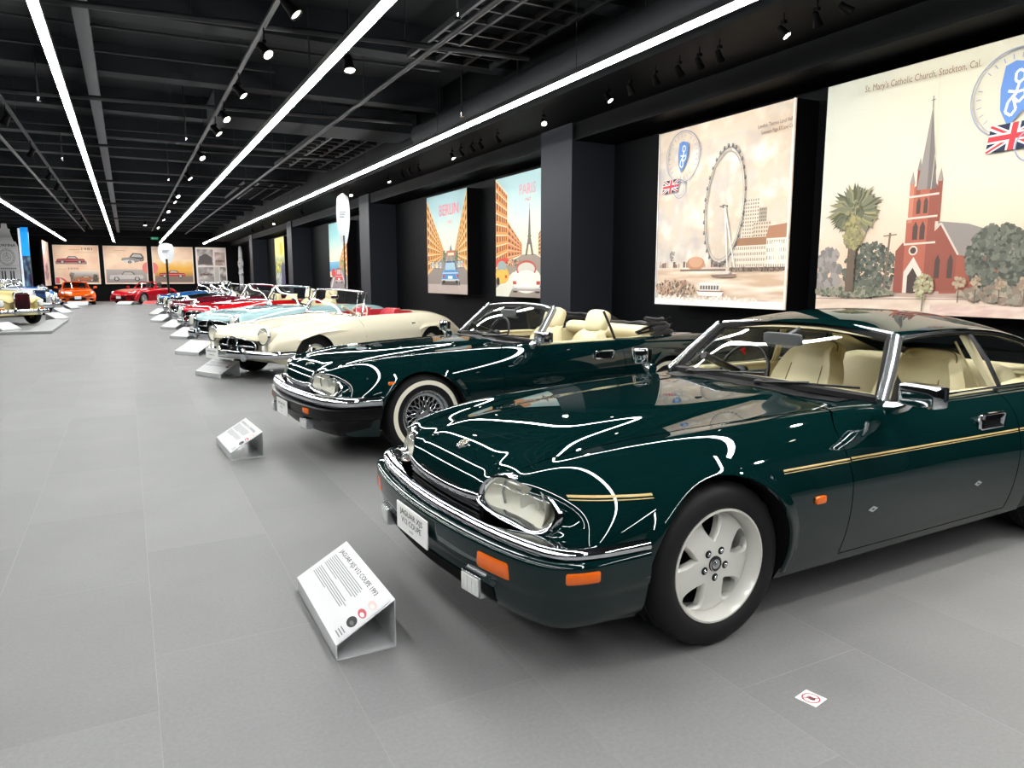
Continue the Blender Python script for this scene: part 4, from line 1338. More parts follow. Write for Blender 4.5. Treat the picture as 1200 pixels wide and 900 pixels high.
def star_mb(m, c, r, t=.006, mi=None):
    """three-pointed star in a ring, facing +x"""
    c = Vector(c)
    m.tube([c+Vector((0, r*math.cos(a), r*math.sin(a))) for a in [2*PI*k/28 for k in range(28)]], t, n=6, closed=True, mi=mi)
    for k in range(3):
        a = PI/2+2*PI*k/3
        d = Vector((0, math.cos(a), math.sin(a))); s = Vector((0, -math.sin(a), math.cos(a)))
        for sg in (1, -1):
            b = len(m.v); m.v += [tuple(c+Vector((.012, 0, 0))), tuple(c+d*r), tuple(c+s*r*.17*sg)]
            m.face((b, b+1, b+2) if sg > 0 else (b, b+2, b+1), mi)
def wide_grille(car, u, w, hw, hh, star=True, bars=1, pw=.75, bow=.06, wires=0):
    """dark mouth with chrome surround, cross bar and star"""
    n = 44; ring = []
    for k in range(n):
        a = 2*PI*k/n; y = hw*math.copysign(abs(math.cos(a))**pw, math.cos(a)); z = hh*math.copysign(abs(math.sin(a))**pw, math.sin(a))
        ring.append(Vector((u-bow*(y/hw)**2, y, w+z*(1-.12*(y/hw)**2))))
    m = MB(); rows = [[p+Vector((.008, 0, 0)) for p in ring], [Vector((p.x-.05, p.y*.93, w+(p.z-w)*.9)) for p in ring], [Vector((u-.07-bow*.3, p.y*.02, w+(p.z-w)*.02)) for p in ring]]
    m.grid(rows, closed_v=True); g = m.build('grille', [M_BLACK], car, angle=60)
    m = MB(); m.tube([p+Vector((.008, 0, 0)) for p in ring], .009, n=6, closed=True); m.build('grille_surround', [M_CHROME], g, angle=60)
    m = MB()
    for k in range(bars):
        z = w+(0 if bars == 1 else hh*1.3*(k/(bars-1)-.5))
        m.tube([(u-.002-bow*(y)**2, y*hw*.97, z) for y in (-1, -.5, 0, .5, 1)], .014 if bars == 1 else .006, n=6)
    for k in range(wires):
        y = hw*1.8*(k/(wires-1)-.5); m.tube([(u-.015-bow*(y/hw)**2, y, w-hh*.85), (u-.015-bow*(y/hw)**2, y, w+hh*.85)], .004, n=4)
    if bars or wires: m.build('grille_bar', [M_CHROME], g, angle=60)
    if star:
        m = MB(); star_mb(m, (u+.014, 0, w), hh*1.06, .013); m.build('star_emblem', [M_CHROME], g, angle=30)
    return g
def arch_spear(car, B, pts, pm, sd, thick=.048, name='wing_flare'):
    P = cr([(u, 0, w) for u, w in pts], 5); rows = []; N = len(P)-1
    for i, p in enumerate(P):
        t = i/N; k = math.sin(PI*min(1, max(.02, t))**.8)**.6
        row = []
        for dz, o in ((.045, -.004), (.02, .35), (.0, 1.), (-.012, .9), (-.02, -.05)):
            h, n = B.hit(p.x, p.z+dz*k, sd); row.append((h.x, h.y+sd*thick*k*o, p.z+dz*k))
        rows.append(row)
    m = MB(); m.grid(rows); return m.build(name, [pm], car, angle=60)

def roadster(kind, pm, leather, label, pos, heading, opt=None, mirror_side=1, wheels=None):
    """one open two-seater with its parts"""
    o_ = dict(soft=False, roof=False, fine=True, amber=False, headrest=False, plate=None)
    o_.update(opt or {})
    car = bpy.data.objects.new('car', None); link(car); tag(car, label, 'car')
    st = {'round': ROUND, 'boxy': BOXY, 'modern': MODERN}[kind]
    wb = -2.40 if kind != 'modern' else -2.32
    if kind == 'round':
        B = shell_of(car, st, pm, (-.96, -2.22, .63, .62, .34), [(.03, .30, .345, .52), (wb, .30, .335, .6)], leather)
        put_wheels(car, wheels or (lambda: wheel_classic(.322, .082, .185, pm)), 0, wb, .715, .73, .322)
        for sd in (1, -1):
            arch_spear(car, B, [(.30, .565), (.20, .605), (.0, .650), (-.25, .665), (-.62, .672)], pm, sd)
            arch_spear(car, B, [(wb+.34, .59), (wb+.2, .635), (wb-.1, .645), (wb-.5, .645), (wb-.9, .635)], pm, sd)
            round_lamp(car, .70, sd*.60, .632, .122, 6, pm=pm)
            m = MB(); superbox(m, (.69, sd*.605, .465), (.05, .032, .065), None, e=3); m.build('front_indicator', [M_REFLECT], car, angle=60)
        wide_grille(car, .775, .485, .44, .118)
        bp = chrome_bumper(car, [(.86, 0), (.85, .30), (.80, .58), (.66, .80), (.42, .90)], .385, .095, overriders=(.34, -.34))
        screen(car, [(-.72, 0, .900), (-.76, .30, .885), (-.90, .60, .850), (-1.00, .665, .84)], [(-.92, 0, 1.245), (-.95, .30, 1.24), (-1.06, .56, 1.215), (-1.17, .60, 1.20)])
    elif kind == 'boxy':
        B = shell_of(car, st, pm, (-1.02, -2.30, .66, .64, .34), [(.03, .30, .345, .54), (wb, .30, .335, .62)], leather)
        put_wheels(car, wheels or (lambda: wheel_classic(.322, .082, .185, pm)), 0, wb, .73, .735, .322)
        for sd in (1, -1):                               # upright lamp units
            m = MB(); superbox(m, (.735, sd*.665, .54), (.06, .105, .165), None, e=3.6, n=12); hl = m.build('headlamp', [M_CHROME], car, angle=60)
            m = MB(); superbox(m, (.755, sd*.665, .585), (.055, .085, .10), None, e=2.8, n=10); m.build('lens', [mat('frosted_lamp', '#d9dad3', rough=.12, coat=.6)], hl, angle=60)
            m = MB(); superbox(m, (.757, sd*.665, .435), (.048, .075, .038), None, e=3, n=8); m.build('front_indicator', [M_AMBER if o_['amber'] else mat('frosted_lamp', '#d9dad3')], hl, angle=60)
        wide_grille(car, .80, .49, .50, .115, pw=.6)
        bp = chrome_bumper(car, [(.90, 0), (.89, .40), (.85, .68), (.72, .85), (.40, .90)], .345, .10, overriders=(.36, -.36))
        screen(car, [(-.80, 0, .850), (-.84, .35, .848), (-.95, .62, .842), (-1.02, .69, .838)], [(-1.00, 0, 1.255), (-1.02, .33, 1.25), (-1.11, .55, 1.235), (-1.18, .60, 1.225)], .020, mat_f=pm if o_.get('paintframe') else None)
    else:
        B = shell_of(car, st, pm, (-1.06, -2.12, .66, .64, .34), [(.02, .31, .345, .54), (wb, .31, .345, .62)], leather)
        put_wheels(car, wheels or (lambda: wheel_modern(.315, .10, .215)), 0, wb, .745, .745, .315)
        for sd in (1, -1):
            h, n = B.top(.52, sd*.66, -.01); m = MB()
            R_ = Matrix.Rotation(rad(30), 3, 'Y') @ Matrix.Identity(3)
            superbox(m, h, (.14, .085, .03), Matrix.Rotation(rad(-24*sd), 3, 'Z') @ Matrix.Rotation(rad(24), 3, 'Y'), e=2.6, n=10); m.build('headlamp', [mat('frosted_lamp', '#d9dad3')], car, angle=70)
            m = MB(); superbox(m, (-.95, sd*.93, .93), (.05, .085, .055), None, e=3.4); m.tube([(-.95, sd*.83, .86), (-.95, sd*.9, .91)], .02, n=6); m.build('door_mirror', [pm], car, angle=60)
        m = MB(); superbox(m, (.84, 0, .33), (.07, .40, .075), None, e=3, n=12); m.build('grille', [M_BLACK], car, angle=60)
        for sd in (1, -1):
            m = MB(); superbox(m, (.64, sd*.64, .31), (.06, .09, .05), None, e=3); m.build('fog_lamp', [M_BLACK], car, angle=60)
        screen(car, [(-.86, 0, .862), (-.92, .35, .855), (-1.06, .66, .845)], [(-1.38, 0, 1.215), (-1.40, .33, 1.205), (-1.46, .55, 1.185)], .026, mat_f=pm)
        if o_['roof']:
            m = MB(); rows = []
            for u, z, hw in ((-1.40, 1.215, .57), (-1.7, 1.235, .58), (-2.0, 1.20, .575), (-2.3, 1.08, .58), (-2.6, .90, .62)):
                rows.append([(u, hw*s_, z-.045*s_**4-(.01 if abs(s_) > .9 else 0)) for s_ in (-1, -.75, -.4, 0, .4, .75, 1)])
            m.grid([cr(r, 3) for r in rows]); m.build('roof', [pm], car, angle=80)
            for sd in (1, -1):
                m = MB(); m.face([m.vert(p) for p in ((-1.08, sd*.72, .86), (-1.46, sd*.575, 1.17), (-1.9, sd*.58, 1.17), (-2.1, sd*.60, 1.05), (-2.2, sd*.72, .87))]); m.build('door_window', [M_GLASS], car)
        bp = None
    u_s = -1.50 if kind != 'modern' else -1.45
    for v in (-.34, .34):
        seat(car, u_s, v, .30 if kind != 'round' else .235, [leather], rec=16, head=(kind == 'modern' or o_['headrest']), wide=.23, pleats=o_['fine'])
    d_ = MB(); d_.box((-1.08, -.6, .62), (-.94, .6, .835)) if kind != 'modern' else d_.box((-1.2, -.62, .60), (-1.0, .62, .85))
    d_.build('dashboard', [leather if kind == 'round' else M_DARKLEATHER], car, bevel=.03)
    steering(car, (-1.22, .34*mirror_side, .84), .19, 25, mats=[mat('ivory_wheel', '#e6dfc8', rough=.3)] if kind == 'round' else None)
    if kind != 'modern':
        m = MB(); superbox(m, (-1.05, 0, 1.12), (.01, .09, .028), None, e=4); m.tube([(-1.04, 0, 1.12), (-.93, 0, 1.2)], .006, n=5); m.build('interior_mirror', [M_CHROME], car)
        for sd in (1, -1):
            m = MB(); h, n = B.hit(-1.95, .70, sd); superbox(m, h, (.055, .014, .010), None, e=3); m.build('door_handle', [M_CHROME], car)
        m = MB()
        for sd in (1, -1): strip_on(B, [(-.88, .80), (-.90, .70), (-.91, .40), (-.91, .22)], .003, .001, 'side', sd, m, n=4); strip_on(B, [(-2.12, .22), (-2.12, .5), (-2.1, .78)], .003, .001, 'side', sd, m, n=4)
        m.build('door_gap', [mat('panel_gap', '#020303')], car)
        if o_.get('chrome_line'):
            for sd in (1, -1):
                m = MB(); strip_on(B, [(.55, .61), (0, .66), (-1., .67), (-2., .67), (-3.1, .64)], .007, .004, 'side', sd, m, n=5); m.build('chrome_strip', [M_CHROME], car)
        if o_['soft']:
            m = MB()
            for k, (z, t) in enumerate(((.90, .05), (.95, .045), (.99, .03))): m.tube([(-2.30+.03*k, v, z-.03*abs(v)) for v in (-.62, -.3, 0, .3, .62)], t, n=8)
            m.build('folded_hood', [mat('black_hood_cloth', '#141214')], car, angle=60)
    rp = chrome_bumper(car, [(-3.40 if kind != 'modern' else -3.02, 0), (-3.36 if kind != 'modern' else -2.98, .4), (-3.2 if kind != 'modern' else -2.8, .72)], .42, .09, -.035, 'rear_bumper', mats=[M_CHROME] if kind != 'modern' else [pm])
    if o_['plate']:
        wplate(car, .93 if kind != 'modern' else .93, o_.get('plate_v', 0), o_.get('plate_w', .40), .30, .145, o_['plate'])
    place(car, pos[0], pos[1], heading)
    return car

def vintage(pm, label, nose, heading_deg, second=None):
    """tall saloon on the left; nose at the given point, travelling towards +x turned to the viewer"""
    car = bpy.data.objects.new('car', None); link(car); tag(car, label, 'car')
    B = shell_of(car, VINTAGE, pm, (-1.18, -2.75, .66, .64, .48), [(.0, .34, .40, .5), (-2.85, .34, .39, .68)], M_LEATHER)
    put_wheels(car, lambda: wheel_classic(.345, .085, .20, pm, white=(2, 4)), 0, -2.85, .72, .72, .345)
    screen(car, [(-1.0, 0, 1.075), (-1.02, .3, 1.06), (-1.06, .56, 1.02)], [(-1.16, 0, 1.36), (-1.17, .28, 1.355), (-1.20, .50, 1.34)], .018, split=True)
    for v in (-.36, .36): seat(car, -1.75, v, .48, [M_LEATHER], rec=14, head=False, wide=.27, pleats=False)
    m = MB()
    for k, (z, t) in enumerate(((1.06, .07), (1.13, .06), (1.18, .04))): m.tube([(-3.0+.05*k, v, z-.05*abs(v)) for v in (-.6, -.3, 0, .3, .6)], t, n=8)
    m.build('folded_hood', [second or M_DARKLEATHER], car, angle=60)
    steering(car, (-1.42, .36, 1.05), .20, 25)
    for sd in (1, -1):
        m = MB(); superbox(m, (.40, sd*.62, .60), (.17, .135, .24), None, e=2.6, n=12); wing = m.build('lamp_housing', [pm], car, angle=70)
        m = MB(); superbox(m, (.545, sd*.62, .655), (.035, .105, .125), None, e=2.6, n=10); m.build('headlamp', [M_CHROME], wing, angle=70)
        m = MB(); superbox(m, (.565, sd*.62, .665), (.035, .085, .10), None, e=2.2, n=10); m.build('lens', [mat('frosted_lamp', '#d9dad3')], wing, angle=70)
        m = MB(); superbox(m, (.548, sd*.62, .49), (.035, .07, .045), None, e=3, n=8); m.build('front_indicator', [M_AMBER], wing, angle=70)
    # upright radiator shell
    m = MB(); m.prism([(.52, y, z) for y, z in ((-.22, .42), (.22, .42), (.25, .60), (.25, .93), (.20, 1.0), (-.20, 1.0), (-.25, .93), (-.25, .60))], (.09, 0, 0)); g = m.build('grille', [M_CHROME], car, bevel=.015)
    m = MB(); m.box((.605, -.20, .46), (.613, .20, .93)); m.build('grille_core', [M_BLACK], g)
    m = MB()
    for k in range(9): m.box((.612, -.18+.045*k-.006, .46), (.622, -.18+.045*k+.006, .93))
    m.build('grille_bar', [M_CHROME], g)
    m = MB(); m.tube([(.56, 0, 1.0), (.56, 0, 1.06)], .008, n=6); star_mb(m, (.56, 0, 1.10), .045, .005); m.build('star_emblem', [M_CHROME], g)
    chrome_bumper(car, [(.80, 0), (.79, .45), (.72, .75), (.50, .88)], .42, .12, overriders=(.35, -.35))
    m = MB(); m.box((-1.0, -.9, .22), (-.2, .9, .30)); m.build('running_board', [M_RUBBER], car, bevel=.01)
    a = rad(heading_deg); fw = Vector((math.cos(a), -math.sin(a), 0))
    car.location = Vector((nose[0], nose[1], 0))-fw*.82; car.rotation_euler = (0, 0, -a)
    return car
M_BRG = paint('british_green', '#031b1b')
ca, BA = xjs(True, M_BRG, M_LEATHER)
tag(ca, 'dark green coupe with gold coachline and silver five-spoke wheels, nearest the viewer', 'car')
place(ca, 1.9205, 2.8153, 1.5)
cb, BB = xjs(False, paint('deep_green', '#031a1b'), M_LEATHER)
tag(cb, 'dark green convertible with whitewall tyres and folded black hood behind the coupe', 'car')
place(cb, 1.9936, 6.189, 3.8)

xjs_plate(ca, [('JAGUAR XJS', .018, .034, .25), ('V12 COUPE', -.018, .034, .22), ('1993', -.043, .014, .04)])
xjs_plate(cb, [('JAGUAR XJS', .018, .030, .22), ('V12', -.014, .030, .08), ('1989', -.043, .014, .04)], u=.93, w=.37, W=.32, H=.125)

PL2 = lambda a, b: [(a, .020, .032, .22), (b, -.030, .026, .12)]

roadster('round', paint('cream', '#e9e1c8'), M_REDLEATHER, 'cream roadster with red leather seats and star in its dark grille', (1.96, 11.09), 26,
    dict(plate=PL2('MERCEDES', '190 SL'), plate_v=-.30, plate_w=.375))
roadster('boxy', paint('ice_blue', '#a3c3c6'), M_LEATHER, 'pale blue open car with upright lamps parked behind the cream roadster', (2.10, 15.6), 28,
    dict(plate=PL2('MERCEDES', '230 SL'), plate_v=.30, plate_w=.36, headrest=True))
roadster('boxy', paint('bright_red', '#c0141c'), M_LEATHER, 'bright red open car between the pale blue car and the maroon one', (2.15, 20.0), 28,
    dict(plate=PL2('MERCEDES', '280 SL'), plate_v=.30, chrome_line=True))
roadster('round', paint('maroon', '#5c0f1e'), M_DARKLEATHER, 'maroon open car with chrome windscreen beyond the bright red one', (2.0, 24.0), 28,
    dict(plate=PL2('ROADSTER', '1958'), plate_v=.32, soft=True))
roadster('round', paint('black_green', '#0c1614'), M_DARKLEATHER, 'blackish green open car with chrome lamps beyond the maroon one', (2.05, 28.2), 26,
    dict(plate=PL2('ROADSTER', '1960'), plate_v=.30, soft=True))
roadster('round', paint('french_blue', '#1a5a9c'), M_DARKLEATHER, 'mid blue open car far down the right row', (2.0, 33.2), 22, dict(fine=False))
roadster('boxy', paint('jet_black', '#0b0c0e'), M_DARKLEATHER, 'black open car with folded hood, last in the right row', (3.2, 38.0), 18, dict(fine=False, soft=True))
roadster('modern', paint('soul_red', '#b81420'), M_DARKLEATHER, 'bright red modern sports car before the back wall, nose towards the aisle', (.15, 45.6), 50,
    dict(fine=False, plate=[('MX-5', 0, .05, .2)]))
roadster('modern', paint('orange', '#e8590c'), M_DARKLEATHER, 'orange sports coupe facing the viewer at the far end of the aisle', (-2.4, 45.6), 95,
    dict(fine=False, roof=True, plate=[('MX-5', 0, .05, .2)]))
vintage(paint('butter_yellow', '#efe0a0'), 'butter yellow vintage open car with amber indicator at the left edge', (-2.7, 26.4), 48)
vintage(paint('pearl_white', '#dcdfe2'), 'white vintage open car just beyond the yellow one', (-2.75, 32.6), 40)
vintage(paint('royal_blue', '#1f63b4'), 'royal blue vintage open car, third in the left row', (-3.0, 37.2), 40)
vintage(paint('black_left', '#101216'), 'black vintage open car with chrome grille, farthest in the left row', (-3.4, 41.6), 40)
# ---------------------------------------------------------------- pictures on the walls
def nz(x, y, s=1., o=4, sd=0.):
    return noise.fractal(Vector((x*s+sd*7.3, y*s-sd*3.1, sd)), .9, 2.1, o)
def union_jack(a, x, y, w, h, sk=.0):
    """small flag with lower-left corner x, y; sk slants it"""
    P = lambda u, v: (x+u*w+v*sk, y+v*h+u*sk*.3)
    def q(p, c): a.poly([P(*k) for k in p], c)
    q([(0, 0), (1, 0), (1, 1), (0, 1)], '#1f2740')
    for (p0, p1) in (((0, 0), (1, 1)), ((0, 1), (1, 0))):
        s_ = 1 if p1[1] > p0[1] else -1
        for t, c in ((.11, '#e9e4dc'), (.045, '#c93a44')):
            q([(p0[0], p0[1]), (p0[0]+t, p0[1]), (p1[0], p1[1]-s_*t*1.4), (p1[0], p1[1]), (p1[0]-t, p1[1]), (p0[0], p0[1]+s_*t*1.4)], c)
    for t, c in ((.17, '#e9e4dc'), (.10, '#cf3a42')):
        q([(.5-t*.62, 0), (.5+t*.62, 0), (.5+t*.62, 1), (.5-t*.62, 1)], c); q([(0, .5-t), (1, .5-t), (1, .5+t), (0, .5+t)], c)
def stamp(a, cx, cy, r, sh, col='#8f96ab'):
    a.ring(cx, cy, r, r, .012, col); a.ring(cx, cy, r*.93, r*.93, .004, col)
    for k in range(26):                              # lettering round the rim
        t = 2*PI*k/26
        if k % 6 == 5: continue
        p = (cx+r*.82*math.cos(t), cy+r*.82*math.sin(t)); d = (math.cos(t)*.02, math.sin(t)*.02)
        a.line([(p[0]-d[0], p[1]-d[1]), (p[0]+d[0], p[1]+d[1])], .008, col)
    k = sh
    S = [(-.36, .9), (-.05, 1.0), (.5, .85), (.52, .1), (.30, -.55), (-.15, -1.0), (-.42, -.45), (-.46, .2)]
    a.poly([(cx+x*k, cy+y*k) for x, y in S], '#5f86c4')
    W_ = '#d9dde6'
    lw = k*.085
    for pts in ([(-.02, .62), (.10, .70), (.24, .60), (.24, .40), (.10, .30), (-.02, .38), (-.02, .62)], [(.10, .30), (.02, .0), (-.2, -.25)], [(.30, .05), (.05, .02), (-.22, .10)],
                [(.28, .12), (.30, -.12), (.12, -.30), (-.05, -.12), (.05, .02)], [(-.2, -.25), (-.26, -.55), (-.08, -.68), (.06, -.5), (-.05, -.12)]):
        a.line([(cx+x*k, cy+y*k) for x, y in pts], lw, W_)
def leafy(a, cx, cy, rx, ry, cols, n, r, s_=1):
    g = random.Random(s_); keep = a.dz; a._z(); a.dz = 6e-6
    for _ in range(n):
        t = g.uniform(0, 2*PI); q = math.sqrt(g.random()); x = cx+rx*q*math.cos(t); y = cy+ry*q*math.sin(t); k = r*g.uniform(.5, 1.2); b = g.uniform(0, 6)
        a.poly([(x+k*math.cos(b+j*2*PI/5)*(.7+.5*g.random()), y+k*math.sin(b+j*2*PI/5)*(.7+.5*g.random())) for j in range(5)], g.choice(cols))
    a.dz = keep

def art_wheel():
    W, H = 2.33, 2.32; a = Art(W, H)
    def sky(x, y):
        n1 = nz(x, y*1.3, 1.7, 5, 1); n2 = nz(x, y, 4.2, 4, 2)
        c = mixc('#cfc6bb', '#d7b896', .25+.38*x/W+.5*n1)
        c = mixc(c, '#efe6d8', max(0, .9*n2+.12+.5*n1))
        c = mixc(c, '#a9a3a6', max(0, .55*nz(x, y, 2.6, 4, 5)-.02+(.18 if .55 < y < .9 else 0)))
        if y > 2.1: c = mixc(c, '#e2cdb4', .5)
        return c
    a.field(0, 0, W, H, 90, 90, sky)
    def river(x, y):
        n = nz(x*.6, y*7, 2.2, 4, 3); return mixc('#c9ab8f', '#efe2d2', .35+.9*n)
    a.field(.03, .10, W-.05, .48, 60, 26, river)
    g = random.Random(4)
    for _ in range(40):                              # far bank
        x = g.uniform(.05, 1.45); w_ = g.uniform(.01, .05); h_ = g.uniform(.01, .07); a.rect(x, .50, x+w_, .52+h_, g.choice(['#8c7a6c', '#a5978b', '#6e6058', '#b9a999', '#8d6a57']))
    a.ell(.80, .55, .17, .09, '#b98565'); a.ell(.80, .57, .13, .07, '#c99a7c')
    leafy(a, .33, .66, .05, .07, ['#7b7a72', '#8e8a80'], 30, .015, 3)
    a.rect(.50, .45, 1.35, .475, '#7c6a5e')
    # tower blocks and the long hall by the river
    def block(x0, y0, x1, y1, c, wc, nx, ny):
        a.rect(x0, y0, x1, y1, c)
        for i in range(nx):
            for j in range(ny):
                u = x0+(x1-x0)*(i+.25)/nx; v = y0+(y1-y0)*(j+.25)/ny; a.rect(u, v, u+(x1-x0)*.5/nx, v+(y1-y0)*.5/ny, wc)
    block(1.60, .75, 1.86, 1.30, '#d6c8b5', '#8b7d70', 7, 13); block(1.86, .75, 1.98, 1.18, '#a8998a', '#75695f', 4, 10); block(1.78, .70, 2.05, 1.02, '#cdbca6', '#85766a', 7, 7)
    a.poly([(1.45, .74), (1.56, .84), (2.0, .84), (2.05, .74)], '#9c7358')
    a.poly([(1.98, .80), (2.02, .96), (2.30, .98), (2.33, .80)], '#a9795d')
    block(1.47, .48, 2.02, .75, '#ddd0bd', '#9c8d7f', 16, 4); block(2.0, .46, 2.31, .82, '#e3d8c6', '#a09283', 9, 4)
    for k in range(9): a.rect(2.03+.03*k, .52, 2.042+.03*k, .78, '#f0e8da')
    a.rect(1.42, .45, 2.31, .49, '#6f5d52')
    for _ in range(60): x = g.uniform(1.4, 2.3); a.rect(x, .44, x+.012, .44+g.uniform(.02, .06), g.choice(['#5d4f47', '#8a7668', '#a38f80']))
    # the big wheel
    cx, cy, rx, ry, tl = 1.29, 1.245, .335, .70, .055
    wp = lambda t, k=1.: (cx+rx*k*math.cos(t)+tl*k*math.sin(t), cy+ry*k*math.sin(t))
    for k in range(32): a.line([(cx, cy), wp(2*PI*k/32, .93)], .0025, '#d8cdbf')
    for kk, w_, c in ((1., .016, '#8d857e'), (.965, .006, '#efe8dd'), (.93, .009, '#a39a91')):
        a.line([wp(2*PI*k/96, kk) for k in range(97)], w_, c)
    for k in range(96): a.line([wp(2*PI*k/96, 1.), wp(2*PI*(k+1)/96, .93)], .003, '#b3aaa0')
    for k in range(32):
        p = wp(2*PI*k/32+.05, 1.035); a.ell(p[0], p[1], .017, .025, '#5d5a5b', 10); a.ell(p[0]-.004, p[1]+.006, .007, .010, '#a8a6a6', 8)
    a.ell(cx, cy, .03, .022, '#6c645f'); a.rect(cx-.07, cy-.008, cx+.07, cy+.008, '#7d746d')
    for dx in (.10, .22): a.line([(cx+.02, cy), (cx+dx, .50)], .022, '#efe9de'); a.line([(cx+.032, cy), (cx+dx+.012, .50)], .005, '#9a9086')
    # boats and the leafy near bank
    a.poly([(.84, .20), (.90, .135), (1.30, .13), (1.36, .20)], '#efe9df'); a.poly([(.84, .20), (.88, .185), (1.33, .185), (1.36, .20)], '#8a6d5a'); a.rect(.90, .20, 1.28, .28, '#dcd6cc'); a.rect(.90, .28, 1.22, .30, '#f3efe8')
    for k in range(7): a.rect(.92+.05*k, .215, .955+.05*k, .265, '#6b625c')
    a.poly([(1.10, .40), (1.15, .37), (1.5, .37), (1.55, .41)], '#8c7566'); a.rect(1.18, .41, 1.45, .45, '#d9cfc2')
    leafy(a, .42, .22, .40, .12, ['#7d6a5c', '#a27f68', '#c79b80', '#5d5049', '#d8b59a', '#8b8477'], 210, .022, 9)
    a.rect(0, 0, W, .085, '#f1ebe4'); leafy(a, 1.0, .10, .95, .025, ['#e3d6c8', '#efe6dc'], 60, .03, 2); a.rect(0, 0, .02, H, '#efe9e0'); a.rect(W-.03, 0, W, H, '#ece3d8')
    stamp(a, .50, 1.95, .33, .20); union_jack(a, .10, 1.50, .32, .17, .03); a.ring(.46, 1.54, .12, .12, .01, '#8f96ab'); a.ring(.46, 1.54, .085, .085, .006, '#8f96ab')
    a.text('London Thames Land Hall', 2.05, 2.085, .062, '#6d5a50', width=.50, ang=.02); a.text('Summers Page 83 Land Co', 2.08, 2.01, .062, '#6d5a50', width=.46, ang=.02)
    return a

def art_church():
    W, H = 3.30, 2.32; a = Art(W, H)
    def sky(x, y):
        c = mixc('#e3bfa4', '#dacdb9', (y-.45)/.75); c = mixc(c, '#cfcab4', (y-1.2)/.9)
        c = mixc(c, '#c4cbc2', max(0, .55-x*.55)*min(1, max(0, y-.3)))
        return mixc(c, '#e6dccb', .25*nz(x, y, 1.5, 3, 8))
    a.field(0, 0, W, H, 70, 60, sky)
    a.poly([(0, .12), (W, .20), (W, .36), (0, .34)], '#b59a8c')
    a.field(0, 0, W, .16, 60, 6, lambda x, y: mixc('#cdb49f', '#dfcdbd', .5+nz(x, y*6, 3, 3, 2)))
    a.line([(0, .125), (W, .18)], .012, '#a78f82')
    D = ['#57594f', '#67695e', '#4a4d45', '#75766a', '#5f6257']
    leafy(a, .12, .42, .16, .22, ['#8c8480', '#9a918b', '#7d7875'], 90, .05, 1)
    leafy(a, .62, .42, .30, .27, D, 520, .028, 11)
    # telegraph pole
    a.line([(.80, .20), (.83, .78)], .022, '#7b6a5d'); a.line([(.76, .75), (.90, .76)], .012, '#7b6a5d')
    # church: nave roof, nave, tower, spire
    BR, BD, BL = '#ad6350', '#905346', '#c07c66'
    a.poly([(1.30, .86), (1.58, .82), (2.20, .60), (2.20, .48), (1.36, .56)], '#8f8681'); a.poly([(1.36, .56), (2.20, .48), (2.20, .22), (1.36, .20)], '#9c5a49')
    a.poly([(1.24, .22), (1.24, .74), (1.33, .82), (1.50, .56), (1.50, .22)], BD); a.line([(1.24, .76), (1.33, .84), (1.51, .55)], .018, '#cdbdb0')
    for x in (1.30, 1.42): a.poly([(x, .34), (x+.05, .34), (x+.05, .50), (x+.025, .56), (x, .50)], '#55443f')
    a.poly([(.90, .20), (.90, .60), (.97, .68), (1.02, .62), (1.02, .20)], BD)
    a.poly([(.99, .20), (.99, .90), (1.24, .90), (1.24, .20)], BR); a.poly([(1.20, .20), (1.20, .90), (1.27, .92), (1.29, .20)], BD)
    a.poly([(1.01, .88), (1.01, 1.16), (1.06, 1.20), (1.25, 1.20), (1.29, 1.14), (1.29, .88)], BR); a.poly([(1.20, .88), (1.20, 1.18), (1.26, 1.2), (1.29, 1.14), (1.29, .88)], BD)
    for x in (1.0, 1.27):
        a.rect(x, .86, x+.045, 1.22, BL if x < 1.1 else BD); a.poly([(x-.006, 1.22), (x+.051, 1.22), (x+.022, 1.34)], '#9d8f86')
    for x in (1.065, 1.20): a.rect(x, 1.10, x+.04, 1.34, BD); a.poly([(x-.004, 1.34), (x+.044, 1.34), (x+.02, 1.46)], '#8f837b')
    a.poly([(1.07, 1.16), (1.26, 1.16), (1.165, 1.90)], '#8f8680'); a.poly([(1.17, 1.16), (1.26, 1.16), (1.165, 1.90)], '#776f6b')
    a.line([(1.165, 1.88), (1.165, 1.99)], .008, '#77706a'); a.line([(1.145, 1.955), (1.185, 1.955)], .007, '#77706a')
    for y_ in (.90, .66, 1.10): a.line([(.98, y_), (1.29, y_+.01)], .018, '#d2c3b4')
    for x in (1.06, 1.13): a.poly([(x, .70), (x+.05, .70), (x+.05, .82), (x+.025, .87), (x, .82)], '#55443f')
    for x in (1.08, 1.15): a.poly([(x, .94), (x+.04, .94), (x+.04, 1.05), (x+.02, 1.09), (x, 1.05)], '#5a4740')
    a.ell(1.08, .60, .045, .045, '#d2c3b4'); a.ell(1.08, .60, .03, .03, '#55443f')
    a.poly([(1.00, .20), (1.00, .40), (1.09, .54), (1.18, .40), (1.18, .20)], '#d8cbbd'); a.poly([(1.04, .20), (1.04, .36), (1.09, .44), (1.14, .36), (1.14, .20)], '#4d403c')
    leafy(a, 1.85, .50, .26, .30, D, 700, .030, 21); leafy(a, 2.45, .52, .42, .30, D, 800, .032, 22); leafy(a, 3.05, .46, .30, .26, D, 500, .032, 23)
    # hedges, small trees, lawn edge
    leafy(a, .45, .20, .46, .045, ['#6d6f60', '#83836f', '#5c5e52', '#95907d'], 200, .026, 31); leafy(a, 2.1, .20, .55, .07, ['#7a7466', '#948b7b', '#8d7a6c', '#a89985'], 260, .03, 32); leafy(a, 3.0, .2, .35, .06, ['#7a7466', '#948b7b'], 120, .03, 33)
    leafy(a, 1.22, .26, .09, .12, ['#a9a17f', '#8d8868', '#bcb48f'], 90, .02, 34); a.line([(1.22, .03), (1.22, .2)], .012, '#6b5d50')
